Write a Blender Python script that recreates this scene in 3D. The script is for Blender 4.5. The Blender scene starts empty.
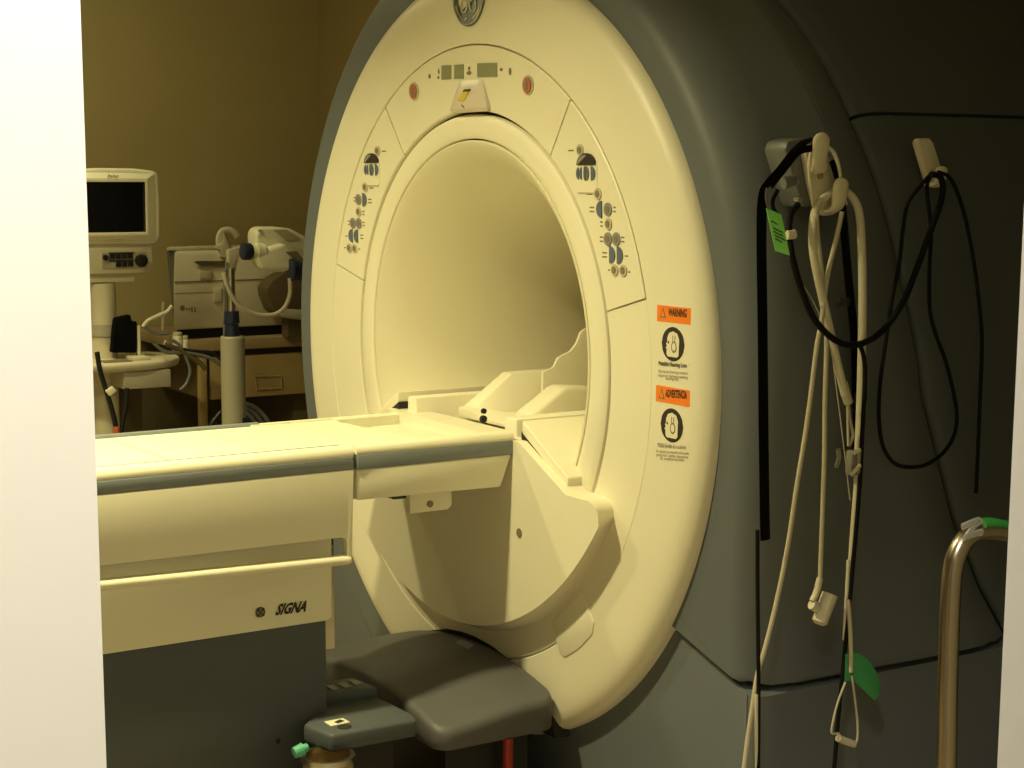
import bpy, bmesh, math, random
from mathutils import Vector, Matrix
random.seed(4)
PI = math.pi
sc = bpy.context.scene
COL = sc.collection
ZC = 1.0588                     # height of the bore axis

# ------------------------------------------------------------------ camera
CP = Vector((3.54229, -2.12701, 1.49560))
CR = Vector((0.53287284, 0.84618708, 0.00373543))
CD = Vector((0.10612685, -0.06245086, -0.99238953))
CF = Vector((-0.83951392, 0.52921386, -0.12308154))
FPX = 1665.638
cam = bpy.data.cameras.new('camera'); camo = bpy.data.objects.new('camera', cam); COL.objects.link(camo)
cam.sensor_width = 36.0; cam.lens = FPX * 36.0 / 1024.0; cam.clip_start = 0.02
m3 = Matrix((CR, -CD, -CF)).transposed()
camo.matrix_world = Matrix.Translation(CP) @ m3.to_4x4()
sc.camera = camo

def A(u, v, ax, val):
    """point of the real plane x/y/z = val that is seen at pixel (u, v)"""
    d = CR * ((u - 512) / FPX) + CD * ((v - 384) / FPX) + CF
    i = 'xyz'.index(ax)
    return CP + d * ((val - CP[i]) / d[i])

def AP(u, v, p0, n):
    d = CR * ((u - 512) / FPX) + CD * ((v - 384) / FPX) + CF
    return CP + d * ((p0 - CP).dot(n) / d.dot(n))

# ------------------------------------------------------------------ materials
def mat(name, col, rough=.45, metal=0., var=.04, scale=14., bump=0., bscale=120., spec=.5, coat=0., trans=0., alpha=1.):
    m = bpy.data.materials.new(name); m.use_nodes = True
    nt = m.node_tree; b = nt.nodes['Principled BSDF']
    b.inputs['Roughness'].default_value = rough; b.inputs['Metallic'].default_value = metal
    b.inputs['Specular IOR Level'].default_value = spec
    b.inputs['Coat Weight'].default_value = coat
    b.inputs['Transmission Weight'].default_value = trans
    tc = nt.nodes.new('ShaderNodeTexCoord')
    nz = nt.nodes.new('ShaderNodeTexNoise'); nz.inputs['Scale'].default_value = scale; nz.inputs['Detail'].default_value = 4
    nt.links.new(tc.outputs['Object'], nz.inputs['Vector'])
    mx = nt.nodes.new('ShaderNodeMix'); mx.data_type = 'RGBA'
    mx.inputs[6].default_value = tuple(max(0, c * (1 - var)) for c in col) + (1,)
    mx.inputs[7].default_value = tuple(min(1, c * (1 + var)) for c in col) + (1,)
    nt.links.new(nz.outputs['Fac'], mx.inputs[0]); nt.links.new(mx.outputs[2], b.inputs['Base Color'])
    if bump:
        n2 = nt.nodes.new('ShaderNodeTexNoise'); n2.inputs['Scale'].default_value = bscale; n2.inputs['Detail'].default_value = 3
        nt.links.new(tc.outputs['Object'], n2.inputs['Vector'])
        bp = nt.nodes.new('ShaderNodeBump'); bp.inputs['Strength'].default_value = bump; bp.inputs['Distance'].default_value = .002
        nt.links.new(n2.outputs['Fac'], bp.inputs['Height']); nt.links.new(bp.outputs['Normal'], b.inputs['Normal'])
    return m

M = dict(
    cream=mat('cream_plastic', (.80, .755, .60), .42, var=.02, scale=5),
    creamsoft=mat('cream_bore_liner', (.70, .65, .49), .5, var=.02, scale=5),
    creamtable=mat('pale_table_plastic', (.80, .77, .60), .45, var=.02),
    creambox=mat('aged_cream_plastic', (.62, .57, .42), .5, var=.03),
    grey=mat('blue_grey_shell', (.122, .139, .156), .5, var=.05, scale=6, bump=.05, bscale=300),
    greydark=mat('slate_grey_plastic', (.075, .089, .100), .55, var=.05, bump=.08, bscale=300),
    greywarm=mat('warm_grey_plastic', (.105, .103, .108), .55, var=.05, bump=.05, bscale=300),
    strip=mat('grey_bumper_strip', (.21, .24, .26), .5, var=.04),
    gap=mat('shadow_gap_dark', (.02, .019, .017), .8),  # near-black colour stands in for the shade inside gaps and holes
    black=mat('black_plastic', (.008, .008, .008), .45),
    blackcloth=mat('black_webbing', (.003, .003, .003), .9, spec=.1, bump=.3, bscale=600),
    blackcable=mat('black_cable_sheath', (.003, .003, .003), .7, spec=.2),
    creamcable=mat('cream_cable_sheath', (.62, .57, .44), .5, var=.05),
    tancable=mat('tan_cable_sheath', (.50, .45, .33), .5, var=.05),
    hook=mat('ivory_hook_plastic', (.72, .66, .50), .45, var=.04),
    steel=mat('brushed_steel', (.55, .52, .47), .28, 1., var=.05),
    pole=mat('polished_rail_steel', (.30, .255, .20), .27, 1., var=.05),
    galv=mat('grey_bracket_metal', (.17, .18, .18), .5, .2, var=.06),
    chrome=mat('chrome', (.75, .74, .72), .12, 1.),
    orange=mat('orange_label', (.90, .22, .012), .5, var=.02),
    ink=mat('dark_ink', (.025, .02, .012), .6),
    inkfaint=mat('faded_ink', (.20, .17, .11), .6),
    labelwhite=mat('label_backing', (.80, .75, .60), .5, var=.02),
    lcd=mat('grey_green_display', (.26, .27, .17), .35),
    red=mat('red_button', (.42, .15, .10), .45),
    ring=mat('button_ring', (.52, .47, .33), .45),
    btn=mat('grey_button', (.25, .25, .26), .4),
    btnblue=mat('blue_grey_button', (.11, .14, .20), .4),
    yellow=mat('yellow_sticker', (.62, .46, .02), .5),
    hood=mat('smoky_beige_plastic', (.62, .55, .46), .35, var=.02),
    logo=mat('badge_slate', (.10, .115, .115), .35),
    logoring=mat('badge_silver', (.50, .48, .40), .35, .3),
    rimhighlight=mat('painted_rim_highlight', (.55, .57, .55), .35),  # pale colour of the painted rim highlight
    jamb=mat('white_door_paint', (.86, .85, .80), .5, var=.015, bump=.05, bscale=60),
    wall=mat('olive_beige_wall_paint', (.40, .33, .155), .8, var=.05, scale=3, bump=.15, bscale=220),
    wallshaded=mat('shaded_wall_paint', (.30, .235, .105), .8, var=.05, scale=3, bump=.15, bscale=220),  # darker copy of the wall paint, shade put into the colour
    ceil=mat('ceiling_paint', (.70, .66, .55), .9),
    floor=mat('vinyl_floor', (.30, .25, .17), .45, var=.12, scale=9),
    wood=mat('tan_laminate', (.40, .29, .13), .5, var=.06, scale=8),
    woodtop=mat('worn_tan_worktop', (.34, .25, .13), .5, var=.08, scale=8),
    wooddark=mat('dark_desk_side', (.10, .075, .035), .6, var=.06),
    screen=mat('dark_screen_glass', (.004, .004, .005), .12),
    navy=mat('navy_blue_clamp', (.015, .022, .055), .4),
    column=mat('grey_beige_column', (.40, .37, .28), .45),
    green=mat('bright_green_paper', (.30, .88, .20), .6, var=.03),
    greentape=mat('green_tape', (.02, .18, .03), .45, var=.08),
    greenfilm=mat('green_plastic_leaf', (.05, .30, .10), .4, var=.08),
    clear=mat('clear_clip_plastic', (.62, .60, .55), .25, trans=.7),
    teal=mat('teal_plug_plastic', (.10, .42, .28), .45),
    tan=mat('tan_cup_plastic', (.42, .30, .14), .5),
    redtube=mat('red_tube', (.30, .02, .015), .45),
    orangeplug=mat('orange_plug', (.45, .10, .03), .5),
)

# ------------------------------------------------------------------ mesh building
WLOC = {}
class MB:
    def __init__(s): s.v = []; s.f = []; s.m = []
    def add(s, vs, fs, mi=0):
        b = len(s.v); s.v += [Vector(p) for p in vs]
        for f in fs: s.f.append([b + i for i in f]); s.m.append(mi)
        return s
    def box(s, x0, x1, y0, y1, z0, z1, mi=0):
        vs = [(x, y, z) for x in (x0, x1) for y in (y0, y1) for z in (z0, z1)]
        return s.add(vs, [(0, 1, 3, 2), (4, 6, 7, 5), (0, 4, 5, 1), (2, 3, 7, 6), (0, 2, 6, 4), (1, 5, 7, 3)], mi)
    def prism(s, pts, vec, mi=0):
        pts = [Vector(p) for p in pts]; vec = Vector(vec); n = len(pts)
        vs = pts + [p + vec for p in pts]
        fs = [list(range(n))[::-1], list(range(n, 2 * n))] + [(i, (i + 1) % n, n + (i + 1) % n, n + i) for i in range(n)]
        return s.add(vs, fs, mi)
    def loft(s, loops, mi=0, caps=(True, True), closed=True):
        n = len(loops[0]); vs = [p for l in loops for p in l]; fs = []
        for k in range(len(loops) - 1):
            for i in range(n if closed else n - 1):
                j = (i + 1) % n
                fs.append((k * n + i, k * n + j, (k + 1) * n + j, (k + 1) * n + i))
        if caps[0]: fs.append(list(range(n))[::-1])
        if caps[1]: fs.append([(len(loops) - 1) * n + i for i in range(n)])
        return s.add(vs, fs, mi)
    def lathe(s, prof, a0=0., a1=360., n=160, mi=0, cx=0., cz=ZC):
        full = abs(a1 - a0) >= 359.9
        k = len(prof); loops = []
        for i in range(n if full else n + 1):
            a = math.radians(a0 + (a1 - a0) * i / n)
            loops.append([(cx + r * math.cos(a), y, cz + r * math.sin(a)) for r, y in prof])
        if full: loops.append(loops[0])
        return s.loft(loops, mi, (not full, not full))
    def sheet_lathe(s, prof, n=160, mi=0):
        loops = []
        for r, y in prof:
            loops.append([(r * math.cos(2 * PI * i / n), y, ZC + r * math.sin(2 * PI * i / n)) for i in range(n)])
        return s.loft(loops, mi, (False, False))
    def sweep(s, pts, ra, rb=None, n=10, mi=0, sub=6, wide=None, taper=None):
        """tube through pts; ra, rb half sizes of the section, wide = direction of ra"""
        P = [Vector(p) for p in pts]; rb = rb or ra
        Q = []
        for i in range(len(P) - 1):
            p0 = P[i - 1] if i else P[0] * 2 - P[1]
            p1, p2 = P[i], P[i + 1]
            p3 = P[i + 2] if i + 2 < len(P) else P[-1] * 2 - P[-2]
            for k in range(sub):
                t = k / sub
                Q.append(.5 * ((2 * p1) + (p2 - p0) * t + (2 * p0 - 5 * p1 + 4 * p2 - p3) * t * t + (3 * p1 - p0 - 3 * p2 + p3) * t ** 3))
        Q.append(P[-1])
        loops = []; last = None
        for i, q in enumerate(Q):
            t = (Q[min(i + 1, len(Q) - 1)] - Q[max(i - 1, 0)])
            if t.length < 1e-9: t = Vector((0, 0, 1))
            t.normalize()
            w = Vector(wide) if wide else (last if last else (Vector((0, 0, 1)) if abs(t.z) < .9 else Vector((0, 1, 0))))
            w = w - t * w.dot(t)
            if w.length < 1e-6: w = t.orthogonal()
            w.normalize(); last = w; b = t.cross(w)
            kf = taper(i / (len(Q) - 1)) if taper else 1.
            loops.append([q + w * (ra * kf * math.cos(2 * PI * j / n)) + b * (rb * kf * math.sin(2 * PI * j / n)) for j in range(n)])
        return s.loft(loops, mi)
    def cyl(s, p0, p1, r0, r1=None, n=24, mi=0):
        p0, p1 = Vector(p0), Vector(p1); r1 = r0 if r1 is None else r1
        t = (p1 - p0).normalized(); w = t.orthogonal().normalized(); b = t.cross(w)
        lo = [[p + w * (r * math.cos(2 * PI * j / n)) + b * (r * math.sin(2 * PI * j / n)) for j in range(n)] for p, r in ((p0, r0), (p1, r1))]
        return s.loft(lo, mi)
    def build(s, name, mats, parent=None, bevel=0., seg=2, ang=32.):
        me = bpy.data.meshes.new(name)
        c = Vector((0, 0, 0))
        if s.v:
            lo = [min(p[i] for p in s.v) for i in range(3)]; hi = [max(p[i] for p in s.v) for i in range(3)]
            c = Vector([(a + b) / 2 for a, b in zip(lo, hi)])
            if parent is None: c.z = lo[2]
        me.from_pydata([p - c for p in s.v], [], s.f)
        if not isinstance(mats, (list, tuple)): mats = [mats]
        for m in mats: me.materials.append(M[m] if isinstance(m, str) else m)
        for p, mi in zip(me.polygons, s.m): p.material_index = mi
        bm = bmesh.new(); bm.from_mesh(me)
        bmesh.ops.remove_doubles(bm, verts=bm.verts, dist=1e-5)
        bmesh.ops.recalc_face_normals(bm, faces=bm.faces)
        if bevel:
            es = [e for e in bm.edges if len(e.link_faces) == 2 and e.calc_face_angle(0) > math.radians(28)]
            bmesh.ops.bevel(bm, geom=es, offset=bevel, segments=seg, profile=.5, affect='EDGES', clamp_overlap=True)
        bm.to_mesh(me); bm.free()
        for p in me.polygons: p.use_smooth = True
        me.set_sharp_from_angle(angle=math.radians(ang))
        o = bpy.data.objects.new(name, me); COL.objects.link(o); o.location = c; WLOC[o.name] = c
        if parent:
            o.parent = parent; o.matrix_parent_inverse = Matrix.Translation(-WLOC[parent.name])
        return o

def thing(name, label, cat, loc, group=None):
    o = bpy.data.objects.new(name, None); COL.objects.link(o); o.location = loc; WLOC[o.name] = Vector(loc)
    o.empty_display_size = .1
    return tag(o, label, cat, group)
def tag(o, label, cat, group=None):
    o['label'] = label; o['category'] = cat
    if group: o['group'] = group
    return o
def struct(o): o['kind'] = 'structure'; return o

def text_geo(body, bold=0.):
    cu = bpy.data.curves.new('t', 'FONT'); cu.body = body; cu.offset = bold; cu.resolution_u = 2
    o = bpy.data.objects.new('t', cu); COL.objects.link(o)
    dg = bpy.context.evaluated_depsgraph_get(); dg.update()
    me = o.evaluated_get(dg).to_mesh()
    vs = [v.co.copy() for v in me.vertices]; fs = [list(p.vertices) for p in me.polygons]
    o.evaluated_get(dg).to_mesh_clear()
    bpy.data.objects.remove(o); bpy.data.curves.remove(cu)
    x0 = min(v.x for v in vs); x1 = max(v.x for v in vs); y0 = min(v.y for v in vs); y1 = max(v.y for v in vs)
    return [((v.x - x0) / (x1 - x0), (v.y - y0) / (y1 - y0)) for v in vs], fs
def put_text(mb, body, fn, mi=0, bold=0., slant=0.):
    """fn maps (s,t) in the unit box to a 3D point"""
    vs, fs = text_geo(body, bold)
    mb.add([fn(s + slant * t, t) for s, t in vs], fs, mi)

# ================================================================== SCANNER
scanner = thing('mri_scanner', 'large MRI scanner with round cream face and slate grey shell', 'MRI scanner', (0, .8, 0))

PROF = [(.50, -.018), (.6, -.018), (.757, -.026), (.88, -.025), (.915, -.021), (.938, -.010), (.95, .008)]
def yface(r):
    if r <= PROF[0][0]: return PROF[0][1]
    for (r0, y0), (r1, y1) in zip(PROF, PROF[1:]):
        if r <= r1: return y0 + (y1 - y0) * (r - r0) / (r1 - r0)
    return .01
def F(x, z, off=.0):
    return Vector((x, yface(math.hypot(x, z - ZC)) - off, z))
def FP(u, v, off=.0):
    p = A(u, v, 'y', -.024); p = A(u, v, 'y', yface(math.hypot(p.x, p.z - ZC)))
    return Vector((p.x, p.y - off, p.z))

# --- round face
b = MB()
b.lathe([(.7575, .0), (.7575, -.0235), (.7605, -.026), (.80, -.0258), (.86, -.0255), (.885, -.0248), (.905, -.0228), (.920, -.0182), (.932, -.0110), (.940, -.002), (.944, .010), (.944, .05), (.9, .05)], n=220)
b.build('face_ring', 'cream', scanner)
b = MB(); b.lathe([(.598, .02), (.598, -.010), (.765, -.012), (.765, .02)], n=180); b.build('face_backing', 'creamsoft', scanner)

def smooth(t): t = max(0., min(1., t)); return t * t * (3 - 2 * t)
def sector(name, a0, a1, r0, r1, matn='cream', gap=.0025, n=None, extra=None, r1f=None):
    mb = MB(); n = n or max(16, int(abs(a1 - a0)))
    rows = []
    for i in range(n + 1):
        a = math.radians(a0 + (a1 - a0) * i / n)
        rr = []
        sh = 0.
        ad = a0 + (a1 - a0) * i / n
        r1 = r1f(ad) if r1f else r1
        for r, y in ((r0, -.004), (r0, yface(r0) + .002), (r0 + .003, yface(r0 + .003)), (r0 + (r1 - r0) * .5, yface((r0 + r1) / 2)), (r1 - .003, yface(r1 - .003)), (r1, yface(r1) + .002), (r1, -.004)):
            da = (gap / r if i == 0 else (-gap / r if i == n else 0.))
            aa = a + math.copysign(abs(da), (a1 - a0)) * (1 if i == 0 else -1) if da else a
            rr.append((r * math.cos(aa), y, ZC + r * math.sin(aa)))
        rows.append(rr)
    mb.loft(rows, 0, (True, True))
    if extra: extra(mb)
    return mb.build(name, [matn, 'inkfaint'], scanner)
b = MB(); b.lathe([(.590, .04), (.590, -.010), (.5875, -.0150), (.580, -.0190), (.565, -.0205), (.542, -.0205), (.527, -.0190), (.5215, -.0160), (.5195, -.0115), (.5195, .03)], n=200)
def ecc(p):
    r = math.hypot(p.x, p.z - ZC); return Vector((p.x, p.y, p.z + .0112 * max(0., min(1., (.590 - r) / .07))))
b.v = [ecc(p) for p in b.v]
b.build('bore_trim_ring', 'cream', scanner)
b = MB(); b.sheet_lathe([(.5160, .004), (.5160, -.0110), (.5150, -.0140), (.5125, -.0148), (.508, -.0135), (.500, -.0085), (.488, .001), (.472, .017), (.452, .042), (.428, .080), (.402, .138), (.374, .22), (.346, .33), (.322, .47), (.308, .64), (.30, .85), (.30, 1.68)], n=160)
b.v = [Vector((p.x, p.y, p.z + .0112)) for p in b.v]
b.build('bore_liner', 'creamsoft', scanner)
b = MB(); b.lathe([(.517, .0), (.597, .0), (.597, .03), (.517, .03)], n=160); b.build('ring_seam_shade', 'gap', scanner)  # dark backing stands in for shade in the ring seams

# --- displays and buttons on the face
def rect_on_face(mb, u0, v0, u1, v1, mi=0, th=.002, skew=-.6):
    P = [FP(u0, v0 - skew * 0), FP(u1, v0 + skew), FP(u1, v1 + skew), FP(u0, v1)]
    mb.prism([p + Vector((0, .001, 0)) for p in P], (0, -th - .001, 0), mi)
def ell_pts(x, z, rx, rz, a0=0, a1=360, n=20):
    return [(x + rx * math.cos(math.radians(a0 + (a1 - a0) * i / n)), z + rz * math.sin(math.radians(a0 + (a1 - a0) * i / n))) for i in range(n + (0 if abs(a1 - a0) >= 359 else 1))]
def plate(mb, pts2, th=.003, mi=0):
    mb.prism([F(x, z, -.001) for x, z in pts2], (0, -th - .001, 0), mi)
def marks(mb, u, v, rows, w=.016, mi=0):
    p = FP(u, v)
    for k in range(rows):
        z = p.z + (k - (rows - 1) / 2) * .009
        plate(mb, [(p.x - w / 2, z - .0016), (p.x + w / 2, z - .0016), (p.x + w / 2, z + .0016), (p.x - w / 2, z + .0016)], .0006, mi)
def panel_marks(mb, items):
    for u, v, rows, w in items: marks(mb, u, v, rows, w, 1)
MARKS_NEAR = [(571, 150.5, 1, .022), (589.5, 194, 1, .022), (592, 209.5, 2, .018), (614.6, 209.5, 2, .01), (601.5, 224, 2, .01), (601.5, 239.2, 2, .012), (622.8, 239.5, 2, .012), (604.5, 254.8, 2, .018), (626.6, 256, 1, .012), (609, 270, 1, .008), (629.3, 272, 1, .008)]
MARKS_FAR = [(384, 151.2, 1, .022), (371.5, 188, 1, .022), (354.5, 199.3, 2, .008), (370, 201, 2, .018), (363.6, 213, 2, .012), (348.8, 222.8, 2, .008), (363.8, 224, 2, .01), (346.6, 236, 1, .01), (362, 236.8, 2, .016), (345, 247.6, 1, .008), (359.5, 249, 1, .008)]
def icons(mb):
    for (u, v, rx, rz, dz) in ((469.2, 73, .011, .005, 0), (469.2, 68.5, .005, .005, 0), (501.4, 69.6, .007, .004, 0), (510.2, 71.5, .006, .009, 0), (429.7, 76.3, .006, .006, 0), (438.5, 77.5, .005, .004, 0), (438.9, 71.5, .004, .007, 0)):
        p = FP(u, v); plate(mb, ell_pts(p.x, p.z, rx, rz), .0007, 1)
top_panel = sector('display_panel', 53.7, 124.4, .600, .7535, extra=icons)
side_panel_near = sector('button_panel', 14.1, 53.7, .600, .7535, extra=lambda mb: panel_marks(mb, MARKS_NEAR))
side_panel_far = sector('button_panel', 124.4, 165.3, .600, .7535, extra=lambda mb: panel_marks(mb, MARKS_FAR))
sector('lower_face_panel', 165.3, 374.1, .600, .7560, gap=.002, n=150, r1f=lambda a: .7555 + .0055 * smooth((a - 305) / 14))
for (u0, v0, u1, v1) in ((442, 65.7, 451.5, 79.8), (454.7, 64.9, 463.8, 79), (477.8, 63.4, 497.5, 77.2)):
    b = MB(); rect_on_face(b, u0, v0, u1, v1); b.build('display', 'lcd', top_panel)
for (u, v) in ((414.5, 91.3), (528.6, 85.2)):
    p = FP(u, v); b = MB(); plate(b, ell_pts(p.x, p.z, .0235, .0225), .003, 0); plate(b, ell_pts(p.x, p.z, .0175, .018), .006, 1)
    plate(b, ell_pts(p.x, p.z, .006, .011), .0066, 2)
    o = b.build('stop_button', ['ring', 'red', 'inkfaint'], top_panel); o['label'] = 'round red stop button'
# laser light hood with yellow sticker
pt, pb = FP(470, 80), FP(470, 112.5)
zt, zb = pt.z, pb.z
b = MB()
lo = []
for t, w, d in ((0, .054, .001), (.25, .063, .007), (.6, .076, .015), (.88, .086, .020), (1., .084, .015)):
    z = zt + (zb - zt) * t; y = yface(abs(z - ZC))
    lo.append([(.012 - w, y + .001, z), (.012 - w, y - d * .7, z), (.012 - w * .7, y - d, z), (.012 + w * .55, y - d, z), (.012 + w, y - d * .6, z), (.012 + w, y + .001, z)])
b.loft(lo); hood = b.build('laser_hood', 'hood', top_panel, bevel=.003)
b = MB()
zs = zt + (zb - zt) * .45
y = yface(abs(zs - ZC)) - .0128
b.prism([(-.028, y - .001, zs - .014), (.004, y - .001, zs - .014), (.020, y + .004, zs + .012), (-.006, y + .004, zs + .012)], (0, -.004, 0), 0)
b.prism([(-.008, y + .002, zs + .007), (.018, y + .003, zs + .007), (.022, y + .004, zs + .0125), (-.004, y + .004, zs + .0125)], (0, -.0046, 0), 1)
b.build('warning_sticker', ['yellow', 'ink'], hood)
b = MB(); zz = zt + (zb - zt) * .82; y = yface(abs(zz - ZC)) - .0195
b.prism([(-.012, y, zz + .006), (.003, y, zz + .001), (.008, y, zz - .005), (-.006, y, zz + .001)], (0, -.001, 0))
b.build('laser_slot', 'inkfaint', hood)

def button(panel, u, v, kind, side):
    p = FP(u, v); b = MB(); x, z = p.x, p.z
    if kind == 'small':
        plate(b, ell_pts(x, z, .0135, .0125), .003, 0); plate(b, ell_pts(x, z, .0075, .0075), .0045, 1)
        nm, ms = 'button', ['ring', 'inkfaint']
    elif kind == 'full':
        plate(b, ell_pts(x, z, .0150, .0145), .003, 0); plate(b, ell_pts(x, z, .008, .008), .004, 1); nm, ms = 'button', ['btn', 'inkfaint']
    elif kind == 'dome':
        plate(b, ell_pts(x, z - .010, .038, .026, 0, 180), .004, 0); plate(b, ell_pts(x - .006, z - .009, .028, .021, 70, 180), .0046, 1); nm, ms = 'dome_button', ['ink', 'btn']
    elif kind == 'left':
        plate(b, ell_pts(x + .009, z, .021, .0185, 90, 270), .003, 0); nm, ms = 'arrow_button', ['btnblue']
    else:
        plate(b, ell_pts(x - .009, z, .021, .0185, -90, 90), .003, 0); nm, ms = 'arrow_button', ['btnblue']
    return b.build(nm, ms, panel)
def crescents(panel, u, v):
    p = FP(u, v); x, z = p.x, p.z
    b = MB(); plate(b, [(x - .042, z - .034), (x - .034, z - .041), (x + .034, z - .041), (x + .042, z - .034), (x + .044, z + .022), (x - .044, z + .022)], .0015, 0)
    plate(b, [(x - .036, z - .041), (x + .036, z - .041), (x + .034, z - .044), (x - .034, z - .044)], .002, 1)
    o = b.build('key_plate', ['labelwhite', 'ring'], panel)
    b = MB(); plate(b, ell_pts(x - .024, z, .014, .0145, 110, 250), .004); plate(b, ell_pts(x - .012, z, .014, .0145, 110, 250), .004); b.build('arrow_button', 'btnblue', panel)
    b = MB(); plate(b, ell_pts(x + .001, z, .012, .0155, -90, 90), .004); plate(b, ell_pts(x - .002, z, .006, .0155, 90, 270), .004); b.build('arrow_button', 'btnblue', panel)
    b = MB(); plate(b, ell_pts(x + .022, z, .016, .0155, -90, 90), .004); b.build('arrow_button', 'btnblue', panel)
for pn, rows in ((side_panel_near,
        [(580.4, 150, 'small'), (587, 160.5, 'dome'), (598.3, 193.8, 'small'), (600, 209.3, 'left'), (608.3, 209.3, 'full'), (608.8, 224, 'small'),
         (608.3, 239, 'full'), (616.8, 239, 'full'), (612.3, 254.8, 'right'), (620, 255.3, 'right'), (615, 270, 'small'), (623.8, 270.5, 'small')]),
        (side_panel_far,
        [(377.8, 150.8, 'small'), (372, 159.2, 'dome'), (365.5, 187, 'small'), (358.8, 199.4, 'full'), (364.7, 199.7, 'right'), (359, 211.6, 'small'),
         (353.3, 223, 'full'), (359.2, 223.2, 'full'), (351.4, 235.6, 'left'), (356.7, 236, 'left'), (349.7, 247.8, 'small'), (355.3, 248.3, 'small')])):
    for u, v, k in rows: button(pn, u, v, k, 0)
crescents(side_panel_near, 586.6, 173.5); crescents(side_panel_far, 372, 169.8)

# --- round badge
lx, lz, LR = .0105, 1.932, .074
badge = MB(); plate(badge, ell_pts(lx, lz, LR, LR, n=48), .004, 0)
badge = badge.build('round_badge', ['logo'], scanner)
b = MB(); yb = yface(lz - ZC) - .005
def ring_tube(mb, cx, cz, r, t, a0=0, a1=360, sx=1., n=40, y=None):
    mb.sweep([(cx + sx * r * math.cos(math.radians(a0 + (a1 - a0) * i / n)), yb if y is None else y, cz + r * math.sin(math.radians(a0 + (a1 - a0) * i / n))) for i in range(n + 1)], t, .0015, n=6, sub=1, wide=None)
ring_tube(b, lx, lz, LR - .004, .003)
for k in range(4):
    ring_tube(b, lx, lz, LR - .014, .003, 20 + 90 * k, 75 + 90 * k, n=10)
    a = math.radians(75 + 90 * k)
    b.sweep([(lx + (LR - .014) * math.cos(a), yb, lz + (LR - .014) * math.sin(a)), (lx + (LR - .022) * math.cos(a + .12), yb, lz + (LR - .022) * math.sin(a + .12))], .0025, .0015, n=6)
def curl(pts): b.sweep([(lx + x * LR, yb, lz + z * LR) for x, z in pts], .0028, .0015, n=6, sub=6)
curl([(-.08, .30), (-.30, .52), (-.50, .30), (-.38, .08), (-.10, .02), (-.05, -.25), (-.20, -.52), (-.45, -.45), (-.40, -.15), (-.18, -.12)])
curl([(.02, .10), (.30, .20), (.45, .42), (.30, .58), (.10, .35), (.06, 0), (.10, -.40), (.30, -.56), (.48, -.38), (.36, -.10), (.16, -.14)])
curl([(-.5, .02), (-.2, .06), (.0, .04), (.3, .0), (.5, .08)])
b.build('monogram', 'logoring', badge)

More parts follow.
